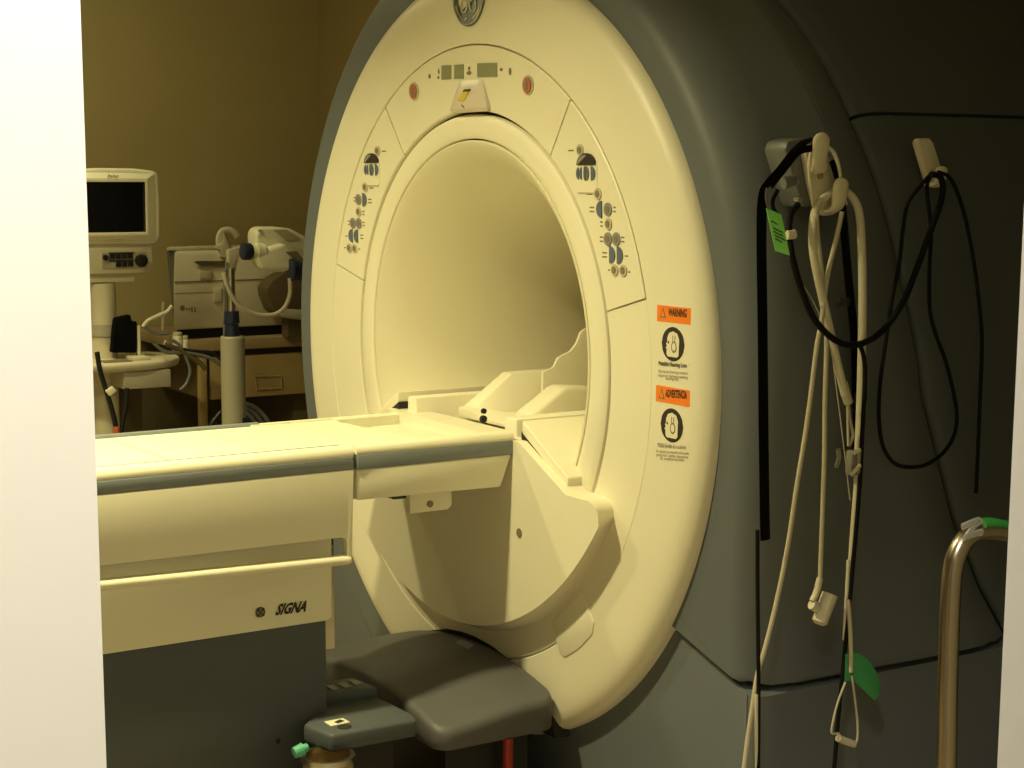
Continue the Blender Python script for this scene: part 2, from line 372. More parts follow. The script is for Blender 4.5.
# --- warning labels
def warn(v_off, du, word, lines, name_label):
    def q(u, v): return FP(u + du, v + v_off)
    b = MB()
    def conform(pts, off, mi, n=12):
        x0 = min(p[0] for p in pts); x1 = max(p[0] for p in pts); cols = []
        for i in range(n + 1):
            x = x0 + (x1 - x0) * (1e-4 + (1 - 2e-4) * i / n); zz = []
            for (xa, za), (xb, zb) in zip(pts, pts[1:] + pts[:1]):
                if xa != xb and (xa - x) * (xb - x) <= 0: zz.append(za + (zb - za) * (x - xa) / (xb - xa))
            lo, hi = min(zz), max(zz)
            cols.append([F(x, lo + (hi - lo) * k / 6, off) for k in range(7)] + [F(x, hi, -.0004), F(x, lo, -.0004)])
        b.loft(cols, mi)
    def flat(pts, mi, off): conform([(p.x, p.z) for p in (FP(u + du, v + v_off) for u, v in pts)], off, mi)
    L0, L1, R0, R1 = q(657.3, 304.8), q(657.3, 321.9), q(691.3, 308.2), q(691.3, 323.9)
    xa, xb, zt_, zb_ = (L0.x + L1.x) / 2, (R0.x + R1.x) / 2, (L0.z + R0.z) / 2, (L1.z + R1.z) / 2
    conform([(xa, zb_), (xa, zt_), (xb, zt_), (xb, zb_)], .0007, 0)
    # black oval with a pale head window
    c = q(673.2, 344.2); rx, rz = .0375, .0355
    conform(ell_pts(c.x, c.z, rx, rz, n=40), .0008, 1, 20)
    w0 = [(-.028, -.026), (-.022, -.031), (.020, -.031), (.027, -.026), (.029, .012), (.020, .026), (.0, .031), (-.018, .026), (-.026, .014), (-.026, .004), (-.031, .0), (-.027, -.006), (-.033, -.010), (-.028, -.014)]
    w = [(x * .72, z * .86) for x, z in w0]
    b.prism([F(c.x + x, c.z + z, -.0006) for x, z in w], (0, -.0018, 0), 2)
    b.prism([F(c.x + .004 + x, c.z + z, -.0006) for x, z in ell_pts(0, -.006, .009, .012, n=16)], (0, -.0021, 0), 3)
    b.prism([F(c.x + .004 + x, c.z + z, -.0006) for x, z in ell_pts(0, -.0055, .006, .0085, n=16)], (0, -.0024, 0), 2)
    for x0 in (-.001, .006):
        b.prism([F(c.x + x0 + x, c.z + z, -.0006) for x, z in ((0, .004), (.0022, .004), (.0022, .018), (0, .018))], (0, -.0021, 0), 3)
    b.prism([F(c.x - .0145 + x, c.z + .003 + z, -.0006) for x, z in ell_pts(0, 0, .0025, .003, n=10)], (0, -.0021, 0), 1)
    # warning triangle
    t = q(663.2, 312.8)
    conform([(t.x + x, t.z + z) for x, z in ((-.0105, -.010), (.0105, -.010), (0, .0125))], .0012, 3)
    conform([(t.x + x, t.z + z) for x, z in ((-.0065, -.0075), (.0065, -.0075), (0, .0075))], .0016, 0)
    def line(body, u0, u1, v0, h, mi, bold=0.):
        p0, p1 = q(u0, v0), q(u1, v0 + (u1 - u0) * .085)
        put_text(b, body, lambda s, tt: F(p0.x + (p1.x - p0.x) * s, p0.z + (p1.z - p0.z) * s + h * tt, .0012), mi, bold)
    wu = 668.5 if len(word) < 8 else 667.
    line(word, wu, 687 if len(word) < 8 else 688.5, 316.0, .017, 1, .03)
    for body, u0, u1, v0, h, mi in lines: line(body, u0, u1, v0, h, mi, .02 if h > .012 else 0.)
    p0, p1 = q(659, 362.5), q(690, 364.8)
    b.prism([F(p0.x, p0.z, -.0006), F(p1.x, p1.z, -.0006), F(p1.x, p1.z + .001, -.0006), F(p0.x, p0.z + .001, -.0006)], (0, -.0012, 0), 3)
    o = b.build('warning_label', ['orange', 'ink', 'labelwhite', 'inkfaint'], scanner); o['label'] = name_label
warn(0, 0, 'WARNING', [('Possible Hearing Loss', 659, 687, 366.8, .0125, 1), ('Appropriate hearing protection', 658.6, 688, 373.2, .0085, 3), ('required during scanning', 658.4, 688, 377.4, .0085, 3), ('hearing risk', 666, 679, 380.6, .0085, 3)], 'upper orange warning label with black oval pictogram')
warn(81.2, -1.2, 'ADVERTENCIA', [('Posible pérdida de la audición', 659.5, 687.5, 367.0, .011, 1), ('Se requiere protección adecuada', 657.5, 690.5, 371.8, .0085, 3), ('para los oídos durante', 658, 690, 375.6, .0085, 3), ('la exploración', 662, 685.5, 379.2, .0085, 3)], 'lower orange warning label with black oval pictogram')

# --- grey shell
ZS = .463
def smooth(t): t = max(0., min(1., t)); return t * t * (3 - 2 * t)
def seam_z(x):
    if abs(x) < .74: return .548 - .07 * smooth((.74 - abs(x)) / .16)
    return ZS + (.548 - ZS) * max(0., min(1., (1.035 - abs(x)) / .272))
def xside(z): return 1.050 + .020 * smooth((z - ZS) / .6)
def outline_old(a):
    """outline radius of the shell for direction a, and which edge it is"""
    ca, sa = math.cos(a), math.sin(a); R = 1.07
    if sa >= 0: return R, 'arc'
    if ca < 0: return min(R, (ZC - .012) / -sa), 'arc'
    lo, hi = .3, 1.6
    for _ in range(40):
        r = (lo + hi) / 2; x, z = r * ca, ZC + r * sa
        if x > xside(z) : hi = r
        else: lo = r
    rs = lo
    lo, hi = .3, 1.6
    for _ in range(40):
        r = (lo + hi) / 2; x, z = r * ca, ZC + r * sa
        if z < seam_z(x) + .006: hi = r
        else: lo = r
    return (rs, 'side') if rs < lo else (lo, 'bottom')
YS = [(0., 1.03), (.43, .80), (.585, .685), (.765, .58), (1.03, .47), (1.305, .415), (1.555, .40), (1.637, .395), (1.87, .395), (3, .395)]
def yseam(z):
    for (z0, y0), (z1, y1) in zip(YS, YS[1:]):
        if z <= z1: return y0 + (y1 - y0) * (z - z0) / (z1 - z0)
    return .33
def radii(a):
    """radius of the round shell and of the lower seam cut, for direction a"""
    ca, sa = math.cos(a), math.sin(a); R = 1.062 + .008 * smooth(ca + .5)
    if sa >= 0: return R, 9.
    if ca < 0: return min(R, (ZC - .012) / -sa), 9.
    def cut(test):
        lo, hi = .3, 1.6
        for _ in range(40):
            r = (lo + hi) / 2
            if test(r * ca, ZC + r * sa): hi = r
            else: lo = r
        return lo
    return cut(lambda x, z: x > xside(z)), cut(lambda x, z: z < seam_z(x) + .006)
def outline(a):
    rs, rb = radii(a); return min(rs, rb), ('side' if rs < rb else 'bottom')
acorner = math.atan2(ZS + .006 - ZC, 1.050)
ANG = sorted([2 * PI * i / 300 for i in range(300)] + [(acorner + d) % (2 * PI) for d in (-.07, -.05, -.03, -.015, -.004, 0., .004)])
RAD = [radii(a) for a in ANG]
def loop(fn):
    """fn(a, z) gives inset from the round outline and y; the seam cut always wins"""
    res = []
    for a, (rs, rb) in zip(ANG, RAD):
        r = min(rs, rb); z = ZC + r * math.sin(a); ins, y, lift = fn(a, z)
        rr = min(rs - ins, rb - lift) if ins < .3 else min(.535, rb - .02)
        res.append((rr * math.cos(a), y, ZC + rr * math.sin(a)))
    return res
def fil(a):
    t = smooth((math.cos(a) + .35) / .9)
    return .018 + .062 * t, .022 + .128 * t
loops = [loop(lambda a, z: (1., .012, 0)), loop(lambda a, z: (fil(a)[0], .012, .006))]
for i in range(1, 9):
    t = i / 8 * PI / 2
    loops.append(loop(lambda a, z: (fil(a)[0] * (1 - math.sin(t)), .012 + fil(a)[1] * (1 - math.cos(t)), 0.)))
loops.append(loop(lambda a, z: (-.02, yseam(z) * .55 + .06, 0.)))
for ins, dy in ((-.02, -.13), (-.016, -.09), (.0, -.045), (.014, -.012), (.020, -.003), (.07, -.002)):
    loops.append(loop(lambda a, z: (ins, yseam(z) + dy, 0.)))
b = MB(); b.loft(loops, 0, (False, False)); b.build('front_shell', 'grey', scanner, ang=50)

def rear_loop(angs, fn):
    res = []
    for a in angs:
        r, k = outline(a); z = ZC + r * math.sin(a); rr, y = fn(a, r, k, z)
        res.append((rr * math.cos(a), y, ZC + rr * math.sin(a)))
    return res
A_SPL = 32.6
def rear_part(name, a0, a1, n):
    angs = [math.radians(a0 + (a1 - a0) * i / n) for i in range(n + 1)]
    L = []
    for ins, dy in ((-.08, .006), (-.030, .006), (-.018, .010), (-.010, .022), (-.004, .05), (.0, .09)):
        L.append(rear_loop(angs, lambda a, r, k, z: (r + (ins if k != 'bottom' else 0.), yseam(z) + dy)))
    for rr, y in ((.004, 1.2), (.0, 1.5), (-.03, 1.62), (-.08, 1.70)):
        L.append(rear_loop(angs, lambda a, r, k, z: (r + rr, y)))
    L.append(rear_loop(angs, lambda a, r, k, z: (.31, 1.70)))
    mb = MB()
    # edges at both ends turn inwards so the split reads as a real gap
    for lp in L:
        for end in (0, -1):
            pass
    L2 = []
    for lp in L:
        p, q = Vector(lp[0]), Vector(lp[-1]); c = Vector((0, 0, ZC))
        def inn(v, s): d = Vector((v.x, 0, v.z - ZC)); d.normalize(); return (v.x - d.x * s, v.y, v.z - d.z * s)
        L2.append([inn(p, .05)] + [inn(p, .003)] + list(lp) + [inn(q, .003)] + [inn(q, .05)])
    mb.loft(L2, 0, (False, False), closed=False)
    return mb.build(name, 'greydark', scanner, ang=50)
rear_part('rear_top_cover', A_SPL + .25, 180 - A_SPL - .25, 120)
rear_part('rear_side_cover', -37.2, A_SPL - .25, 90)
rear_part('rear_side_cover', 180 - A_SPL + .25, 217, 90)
b = MB(); b.lathe([(.40, .62), (.92, .62), (.92, 1.6), (.40, 1.6)], -30, 210, n=90); b.build('rear_core', 'gap', scanner)

# --- plinth panels
b = MB(); lo = []
for t in [0] + [k / 6 * PI / 2 for k in range(7)]:
    first = len(lo) == 0
    ins = .030 * (1 - math.sin(t)); y = .030 + .045 * (1 - math.cos(t)); d = .006 if first else 0.
    if first: y = .028
    lo.append([(x, y, z) for x, z in [(.0, .006), (1.053 - ins, .006), (1.053 - ins, seam_z(1.053 - ins) - .009 - d), (.95, seam_z(.95) - .009 - d), (.86, seam_z(.86) - .009 - d), (.763, .538 - d), (.58, .468 - d), (.0, .468 - d)]])
lo.append([(x, 1.65, z) for x, y, z in lo[-1]])
b.loft(lo); b.build('plinth_panel', 'grey', scanner)
b = MB(); pl = [(.0, .006), (1.030, .006), (1.032, ZS - .008), (.945, ZS + .006), (.745, .46), (.0, .46)]
b.prism([(-x, .10, z) for x, z in pl], (0, 1.5, 0)); b.build('plinth_panel', 'grey', scanner, bevel=.012, seg=3)
b = MB(); b.prism([(0, .05, .44), (.6, .05, .44), (.745, .05, .50), (1.0, .05, ZS - .03), (1.0, .05, ZS + .03), (.745, .05, .60), (.6, .05, .49), (0, .05, .49)], (0, 1.4, 0)); b.build('seam_gap_shade', 'gap', scanner)  # dark core stands in for the shade inside the shell seam

b = MB(); b.lathe([(1.058, .034), (1.064, .026), (1.070, .030), (1.072, .042), (1.064, .046)], 190, 252, n=60); b.build('rim_highlight', 'rimhighlight', scanner)  # added pale strip imitating the highlight on the rounded shell rim
# --- bowl shaped cover below the bore, with sloping wings and the bridge into the bore
ZH = 1.07
def arcpt(r, a): return (r * math.cos(a), ZH + r * math.sin(a))
TA, TD = A(519, 442, 'y', -.080), A(566, 495, 'y', -.080)
def shield_loop(r, y, sh):
    pts = []
    # top edge (left to right): centre notch, slope, outer corner, then the arc back
    T = [(-.30, .885), (TA.x, TA.z), (TD.x, TD.z), (.625 - sh, .785)]
    def rad(a):
        d = min(abs(math.degrees(a) + 90), 67) / 67
        return r + sh * (.675 + .057 * d ** 2.2 - r)
    a1 = math.radians(-26.5)
    cor = arcpt(rad(a1), a1)
    right = [T[1], T[2], (cor[0] - .040, .796), (cor[0] - .015, .789), (cor[0] - .003, .776)] + [cor]
    n = 48
    arc = [arcpt(rad(a), a) for a in (a1 + (-PI - 2 * a1) * i / n for i in range(1, n))]
    left = [(-x, z) for x, z in right[::-1]]
    pts = [(x, y, z) for x, z in right + arc + left]
    return pts
b = MB()
b.loft([shield_loop(.697, -.005, 0), shield_loop(.697, -.036, .1), shield_loop(.697, -.060, .55), shield_loop(.693, -.074, .85), shield_loop(.685, -.081, 1.)], 0, (True, True))
shield = b.build('bowl_cover', 'cream', scanner, ang=40)
p = A(519, 533, 'y', -.082)
b = MB(); b.cyl((p.x, -.078, p.z), (p.x, -.0825, p.z), .011); b.build('screw_hole', 'inkfaint', shield)
# wings (both sides), front edge band and top
wa, wd = A(522, 420.5, 'y', -.058), A(568, 478, 'y', -.058)
wa2, wd2 = A(522, 433.5, 'y', -.058), A(567.3, 490.5, 'y', -.058)
for sx in (1, -1):
    b = MB()
    b.prism([(sx * wa.x, -.058, wa.z), (sx * wd.x, -.058, wd.z), (sx * wd2.x, -.058, wd2.z), (sx * wa2.x, -.058, wa2.z)], (0, .40, 0))
    b.build('bridge_wing', 'cream', scanner, bevel=.0035, seg=3)
    b = MB(); b.prism([(sx * (wa2.x - .003), -.0575, wa2.z + .004), (sx * (wd2.x + .003), -.0575, wd2.z + .004), (sx * (wd2.x + .003), -.0575, wd2.z - .02), (sx * (wa2.x - .003), -.0575, wa2.z - .02)], (0, .03, 0)); b.build('wing_gap_shade', 'gap', scanner)  # dark strip painted as the shaded gap below the wing
b = MB()
b.prism([(-.268, -.05, .80), (.268, -.05, .80), (.268, -.05, .931), (.215, -.05, .931), (.207, -.05, .842), (-.212, -.05, .842), (-.222, -.05, .926), (-.268, -.05, .926)], (0, .95, 0))
b.build('bore_bridge', 'cream', scanner, bevel=.006)
# hatch on the lower face, with a rounded tab below
def face_line(pts, name, w=.003, m_='cream', par=scanner):
    mb = MB(); mb.sweep([FP(u, v, .001) for u, v in pts], w, .003, n=8, sub=5); return mb.build(name, m_, par)
b = MB()
hp = [(575.5, 606), (583.5, 588), (590, 611), (593, 620), (591.5, 634), (579, 648.5), (566, 657), (560.5, 653), (556.5, 638), (551.5, 621)]
b.prism([FP(u, v, -.002) for u, v in [(552, 621), (583, 589), (590, 611), (594.5, 622), (593, 634), (580, 648), (566, 657), (560.5, 653.5), (557, 640)]], (0, -.0055, 0))
b.build('service_hatch', 'cream', scanner, bevel=.003)

# --- dark cover low in front of the face
def rrect(x0, x1, y0, y1, r, z, n=6):
    pts = []
    for cx, cy, a in ((x1 - r, y1 - r, 0), (x0 + r, y1 - r, 90), (x0 + r, y0 + r, 180), (x1 - r, y0 + r, 270)):
        for i in range(n + 1):
            t = math.radians(a + 90 * i / n); pts.append((cx + r * math.cos(t), cy + r * math.sin(t), z))
    return pts
def crown(pts, dz): return [(x, y, z + dz * max(0., 1 - (x / .5) ** 2)) for x, y, z in pts]
b = MB()
X0, X1, Y0, Y1 = -.42, .440, -.360, -.040
def zdock(x, y): return .346 - .046 * ((x - .1) / .34) ** 2 - .026 * smooth((-.10 - y) / .24)
def dloop(ins, fz, r=.042):
    P = rrect(X0 + ins, X1 - ins, Y0 + ins, Y1 - ins * .25, max(.012, r - ins * .6), 0, 7); Q = []
    for k, (x, y, z) in enumerate(P):
        x2, y2, _ = P[(k + 1) % len(P)]; m_ = 14 if k % 8 == 7 else 1
        Q += [(x + (x2 - x) * i / m_, y + (y2 - y) * i / m_) for i in range(m_)]
    return [(x, y, fz(x, y)) for x, y in Q]
lo = [dloop(.008, lambda x, y: .224 + .0 * x), dloop(0, lambda x, y: .230), dloop(0, lambda x, y: zdock(x, y) - .018)]
for k in range(1, 7):
    t = k / 6 * PI / 2
    lo.append(dloop(.018 * (1 - math.cos(t)), lambda x, y: zdock(x, y) - .018 * (1 - math.sin(t))))
for s_ in (.8, .6, .4, .2, .02):
    cx, cy = (X0 + X1) / 2, (Y0 + Y1) / 2
    lo.append([(cx + (x - cx) * s_, cy + (y - cy) * s_, zdock(cx + (x - cx) * s_, cy + (y - cy) * s_)) for x, y, z in dloop(.018, zdock)])
b.loft(lo, 0, (False, True)); dock = b.build('docking_cover', 'greywarm', scanner, ang=60)
b = MB(); p = [A(u, v, 'z', .343) for u, v in ((455, 644), (469, 651), (474, 647), (462, 641))]
b.prism([(q.x, q.y, zdock(q.x, q.y) - .004) for q in p], (0, 0, .007)); o = b.build('dock_tag', 'strip', dock)
b = MB()
ar = [(-.40, .16), (-.345, .215), (-.289, .263), (-.21, .293), (-.105, .323), (-.03, .333), (.03, .336), (.118, .332), (.211, .316), (.301, .286), (.358, .257), (.395, .222), (.41, .18)]
b.prism([(x, -.0275, z + .011) for x, z in ar], (0, .04, 0))
b.build('dock_gap_shade', 'gap', scanner)  # black plate on the face, standing in for a shaded opening
b = MB(); b.box(-.36, .40, -.32, -.10, .0, .24); b.build('dock_base', 'black', scanner)
b = MB(); q0, q1 = A(508, 738, 'x', .43), A(508, 790, 'x', .43); b.sweep([q0, (q0 + q1) / 2, q1, (q1.x, q1.y, .0)], .012, n=10); o = b.build('red_hose', 'redtube', scanner)

# --- head rest standing on the bridge inside the bore
hr = thing('head_coil_cradle', 'cream moulded head cradle lying on the bridge inside the bore', 'head cradle', (0, .3, .90))
b = MB()
# far wall block: chamfered front
pr = [(-.215, .872), (-.215, .950), (-.180, .985), (-.135, .985), (-.095, .900), (-.085, .872)]
lo = []
for y, sx, sz in ((.085, .94, .30), (.190, 1., 1.), (.44, 1., 1.)):
    lo.append([(-.15 + (x + .15) * sx, y, .872 + (z - .872) * sz) for x, z in pr])
b.loft(lo); b.build('side_wall', 'cream', hr, bevel=.010, seg=3)
b = MB()
P = [A(u, v, 'x', -.05) for u, v in ((543, 372), (554, 367), (558, 358), (563, 355), (571, 351), (577, 343), (581, 332), (590, 326))]
b.prism([(-.05, q.y, q.z) for q in P] + [(-.05, .62, P[-1].z), (-.05, .62, .872), (-.05, P[0].y, .872)], (-.010, 0, 0)); b.build('end_panel', 'cream', hr, bevel=.003)
b = MB()
P = [A(u, v, 'x', .10) for u, v in ((532, 415), (549, 402), (563, 390), (568, 387.5), (576, 387.5), (602, 388))]
b.prism([(.10, q.y, max(q.z, .873)) for q in P] + [(.10, P[-1].y, .872), (.10, P[0].y, .872)], (-.08, 0, 0)); b.build('ramp_pad', 'cream', hr, bevel=.010, seg=3)
b = MB()
b.prism([(-.19, .06, .873), (.19, .06, .873), (.19, .06, .893), (.10, .06, .884), (-.08, .06, .884), (-.12, .06, .90), (-.19, .06, .90)], (0, .5, 0)); b.build('base_tray', 'cream', hr, bevel=.004)
b = MB()
for u, v, rx, rz in ((483.6, 411, .006, .008), (483.2, 419, .009, .011)):
    q = A(u, v, 'x', .205); b.cyl((q.x - .003, q.y, q.z), (q.x + .004, q.y, q.z), rz * .8)
b.build('latch_hole', 'gap', hr)

# ================================================================== PATIENT TABLE
table = thing('patient_table', 'long cream patient table with grey bumper strip docked to the scanner', 'patient table', (0, -1.3, 0))
YA, YB = -2.45, -.494
b = MB()
b.prism([(.255, YB, .885), (.2995, YB, .885), (.3005, YB, .892), (.297, YB, .902), (.288, YB, .908), (.276, YB, .909), (.262, YB, .904)], (0, YA - YB, 0))
b.box(-.29, .26, YA, YB, .862, .872)
b.build('side_rail', 'creamtable', table, ang=50)
b = MB(); b.prism([(-.302, -.46, .862), (-.285, -.46, .862), (-.285, -.46, .884), (-.302, -.46, .884)], (0, YA + .46, 0)); b.build('far_rail', 'strip', table, bevel=.003)
b = MB(); b.box(.262, .302, YA, YB, .857, .8845); b.build('bumper_strip', 'strip', table, bevel=.003)
# cradle top in sections: lines cross it
ys = [YA, -1.45, A(157, 455, 'z', .885).y, A(254, 446, 'z', .885).y, A(348, 438, 'z', .885).y, -.262]
for y0, y1 in zip(ys, ys[1:]):
    b = MB(); g = .0022
    lo = []
    for y in (y0 + g, y1 - g):
        lo.append([(-.284, y, .866), (-.284, y, .876), (-.25, y, .8795), (-.22, y, .877), (-.20, y, .879), (0, y, .882), (.20, y, .887), (.225, y, .890), (.2535, y, .890), (.2535, y, .866)])
    b.loft(lo); b.build('cradle_section', 'creamtable', table, ang=40)
b = MB(); b.box(.2515, .2575, YA, YB - .012, .87, .9065); b.build('rail_groove', 'strip', table)
# bridge end of the table
b = MB()
YE = -.076
b.prism([(.255, YE, .888), (.2995, YE, .888), (.3005, YE, .893), (.297, YE, .903), (.286, YE, .908), (.270, YE, .908), (.255, YE, .902)], (0, -.486 - YE, 0))
b.box(-.300, -.284, -.486, YE, .85, .880)
b.box(-.284, -.255, -.262, YE, .85, .880)
b.box(-.26, .26, -.486, YE, .825, .836)
b.box(-.19, .19, -.195, YE, .83, .866)
b.build('bridge_rail', 'creamtable', table, ang=50)
b = MB(); b.box(.262, .302, -.486, YE, .855, .8875); b.build('bridge_bumper', 'strip', table, bevel=.003)
b = MB(); b.prism([(.298, -.486, .855), (.298, -.082, .855), (.298, -.112, .780), (.298, -.486, .786)], (-.59, 0, 0)); b.build('bridge_skirt', 'creamtable', table, bevel=.004)
b = MB(); q0, q1 = A(410, 494, 'x', .235), A(452, 509, 'x', .235)
b.prism([(.235, q0.y, .79), (.235, q0.y, q1.z), (.235, q1.y - .01, q1.z), (.235, q1.y, q1.z + .01), (.235, q1.y, .79)], (-.02, 0, 0)); br = b.build('hanger_plate', 'creamtable', table, bevel=.002)
q = A(430, 504, 'x', .236); b = MB(); b.cyl((.234, q.y, q.z), (.238, q.y, q.z), .008); b.build('bolt', 'inkfaint', br)
b = MB(); b.box(.12, .20, A(394, 499, 'x', .2).y, A(414, 499, 'x', .2).y, .757, .785); b.build('bridge_carriage', 'greydark', table)
b = MB(); b.box(-.24, .22, -.40, -.10, .772, .80); b.build('bridge_underside', 'creamtable', table)
for q in (A(376, 452, 'x', .256), A(505, 432, 'x', .256)):
    b = MB(); b.box(.2, .245, q.y - .012, q.y + .012, .8895, .8925); b.build('latch_mark', 'inkfaint', table)
# cabinet side
b = MB()
pp = [(-.494, .857), (-.5005, .660), (-.5045, .652), (-.5125, .652), (-.5125, .694), (-.517, .705), (-.530, .708), (YA, .720), (YA, .857)]
xs_ = lambda z: .3045 - .0025 * (z - .65) / .2
b.loft([[(xs_(z), y, z) for y, z in pp], [(xs_(z) - .022, y, z) for y, z in pp]])
b.build('side_panel', 'creamtable', table, bevel=.003)
b = MB()
b.sweep([(.293, YA, .690), (.293, -1.5, .680), (.293, -1.0, .668), (.293, -.60, .6575), (.293, -.530, .6555), (.293, -.512, .655), (.293, -.504, .657)], .0150, .012, n=14, sub=6, wide=(1, 0, 0))
b.build('push_bar', 'creamtable', table, ang=60)
b = MB()
b.prism([(.250, -.524, .80), (.250, -.5255, .516), (.250, -.535, .510), (.250, YA, .510), (.250, YA, .80)], (-.49, 0, 0)); low = b.build('lower_panel', 'creamtable', table, bevel=.003)
b = MB(); b.box(-.24, .243, YA, -.536, .06, .512); base = b.build('table_base', 'greydark', table, bevel=.006)
b = MB(); q = A(278, 741, 'x', .243); b.cyl((.235, q.y, q.z), (.2445, q.y, q.z), .006); b.build('screw_hole', 'gap', base)
b = MB(); b.box(-.22, .20, -.56, -.50, .60, .80); b.build('front_plate', 'strip', table, bevel=.003)
# lettering and round mark on the lower panel
b = MB(); XL = .2512
p00, p10 = A(274.5, 615.8, 'x', XL), A(305.5, 611.8, 'x', XL)
h = A(275, 604.3, 'x', XL).z - A(274.5, 615.8, 'x', XL).z
put_text(b, 'SIGNA', lambda s, t: (XL, p00.y + (p10.y - p00.y) * s, p00.z + (p10.z - p00.z) * s + h * t), 0, .045, .16)
b.build('lettering', 'ink', low)
b = MB(); c = A(260.5, 612.3, 'x', XL); rr = .0115
b.cyl((.249, c.y, c.z), (XL, c.y, c.z), rr, n=30, mi=0)
b.cyl((.249, c.y, c.z), (XL + .0004, c.y, c.z), rr * .82, n=30, mi=1)
for k in range(4):
    a = PI / 4 + k * PI / 2
    b.cyl((.249, c.y + rr * .80 * math.cos(a), c.z + rr * .80 * math.sin(a)), (XL + .0008, c.y + rr * .80 * math.cos(a), c.z + rr * .80 * math.sin(a)), rr * .27, n=12, mi=0)
for s in (-1, 1):
    b.sweep([(XL + .0006, c.y + s * rr * x, c.z + rr * z) for x, z in ((.05, .4), (.35, .45), (.4, .1), (.1, 0), (.15, -.4), (.45, -.4))], rr * .08, .0004, n=6, sub=4, mi=0)
b.build('round_mark', ['ink', 'inkfaint'], low)
# pedal unit at the foot of the table
b = MB()
P = [A(u, v, 'z', .30) for u, v in ((303, 724), (331, 735), (417, 719), (414, 714), (388, 701), (368, 693), (330, 699))]
P.insert(6, Vector((P[5].x - .12, P[5].y - .02, .3)))
b.prism([(q.x, q.y, .300) for q in P], (0, 0, -.042)); ped = b.build('pedal_unit', 'greydark', table, bevel=.009, seg=3)
def on_ped(pts, dz, name, m_):
    mb = MB(); mb.prism([(q.x, q.y, .2995) for q in (A(u, v, 'z', .30) for u, v in pts)], (0, 0, dz)); return mb.build(name, m_, ped)
o = on_ped([(324, 722), (331, 726.5), (350, 722.5), (343, 718.5)], .0016, 'sticker', 'labelwhite')
on_ped([(334, 722.6), (338, 724), (345, 721.5), (340, 720)], .0020, 'printed_mark', 'ink')
c = A(344.5, 727, 'z', .30); b = MB(); b.cyl((c.x, c.y, .298), (c.x, c.y, .3012), .016, n=24); b.build('pedal_hole', 'gap', ped)
b = MB()
P = [A(u, v, 'z', .325) for u, v in ((322, 694), (378, 687), (352, 677), (322, 682))]
b.prism([(q.x, q.y, .325) for q in P], (0, 0, -.03)); step = b.build('pedal_shelf', 'greydark', table, bevel=.005)
for k in range(3):
    u = 329 + 11.5 * k; v = 689.5 - 2.6 * k
    b = MB(); b.prism([(q.x, q.y, .3245) for q in (A(u - 3, v - 2.5, 'z', .325), A(u + 4, v + 1.5, 'z', .325), A(u + 10, v, 'z', .325), A(u + 4, v - 4, 'z', .325))], (0, 0, .003)); b.build('pale_key', 'strip', step)
b = MB(); b.box(.06, .34, -.56, -.42, .0, .258); b.build('pedal_base', 'black', table)

# ================================================================== SMALL ITEMS UNDER THE PEDALS
b = MB()
q = A(328, 757, 'x', .40); zr = q.z
cx, cy = .40, q.y
lo = [[(cx + r * math.cos(2 * PI * i / 28), cy + r * math.sin(2 * PI * i / 28), z) for i in range(28)] for r, z in ((.040, .0), (.045, .008), (.055, zr), (.057, zr), (.052, zr - .004), (.042, .02))]
cup = thing('plastic_cup', 'tan plastic cup under the grey pedal unit at the table foot', 'cup', (cx, cy, 0))
b.loft(lo, 0, (True, True)); b.build('cup_body', 'tan', cup)
b = MB(); b.lathe([(.050, .0), (.059, .0), (.059, .012), (.050, .012)], n=28); 
b.v = [Vector((cx + p.x, cy + (p.z - ZC), zr - .006 + p.y)) for p in b.v]; b.build('metal_rim', 'steel', cup)

b = MB(); q0, q1 = A(294, 753, 'x', .40), A(303, 749, 'x', .40); b.cyl(q0, q1, .012, .014, n=20); b.cyl(q1, q1 + (q1 - q0) * .5, .009, n=16)
tag(b.build('plug', 'teal'), 'small teal plug in the dark left of the tan cup under the pedals', 'plug')

# ================================================================== HOOKS AND CABLES ON THE GREY SIDE
XC = 1.125
hook = thing('double_cable_hook', 'ivory double hook on a grey bracket on the scanner side, hung with cables and straps', 'cable hook', (1.05, .12, 1.45))
b = MB()
P = [A(u, v, 'x', 1.055) for u, v in ((785, 150), (788, 141), (800, 138), (818, 141), (834, 192), (824, 206), (803, 207), (793, 176))]
b.prism([(.99, q.y, q.z) for q in P], (.065, 0, 0)); brk = b.build('bracket', 'galv', hook, bevel=.006)
for u, v in ((796, 182), (799, 200)):
    q = A(u, v, 'x', 1.06); b = MB(); b.cyl((1.05, q.y, q.z), (1.063, q.y, q.z), .006); b.build('bracket_screw', 'steel', brk)
b = MB(); q = A(783, 183, 'x', 1.07); q2 = A(794, 180, 'x', 1.07); b.sweep([q, q2], .012, .010, n=12); b.build('peg', 'galv', brk)
def prong_taper(t):
    u = t * 7; K = [-.6, -.3, 0., .4, .7, .88, .97, 1.]; k = min(6, int(u)); f = K[k] + (K[k + 1] - K[k]) * (u - k)
    return (.8 + .25 * min(1., (f + .6) / 1.2)) * (1. if f < .70 else math.sqrt(max(.015, 1 - ((f - .70) / .30) ** 2)))
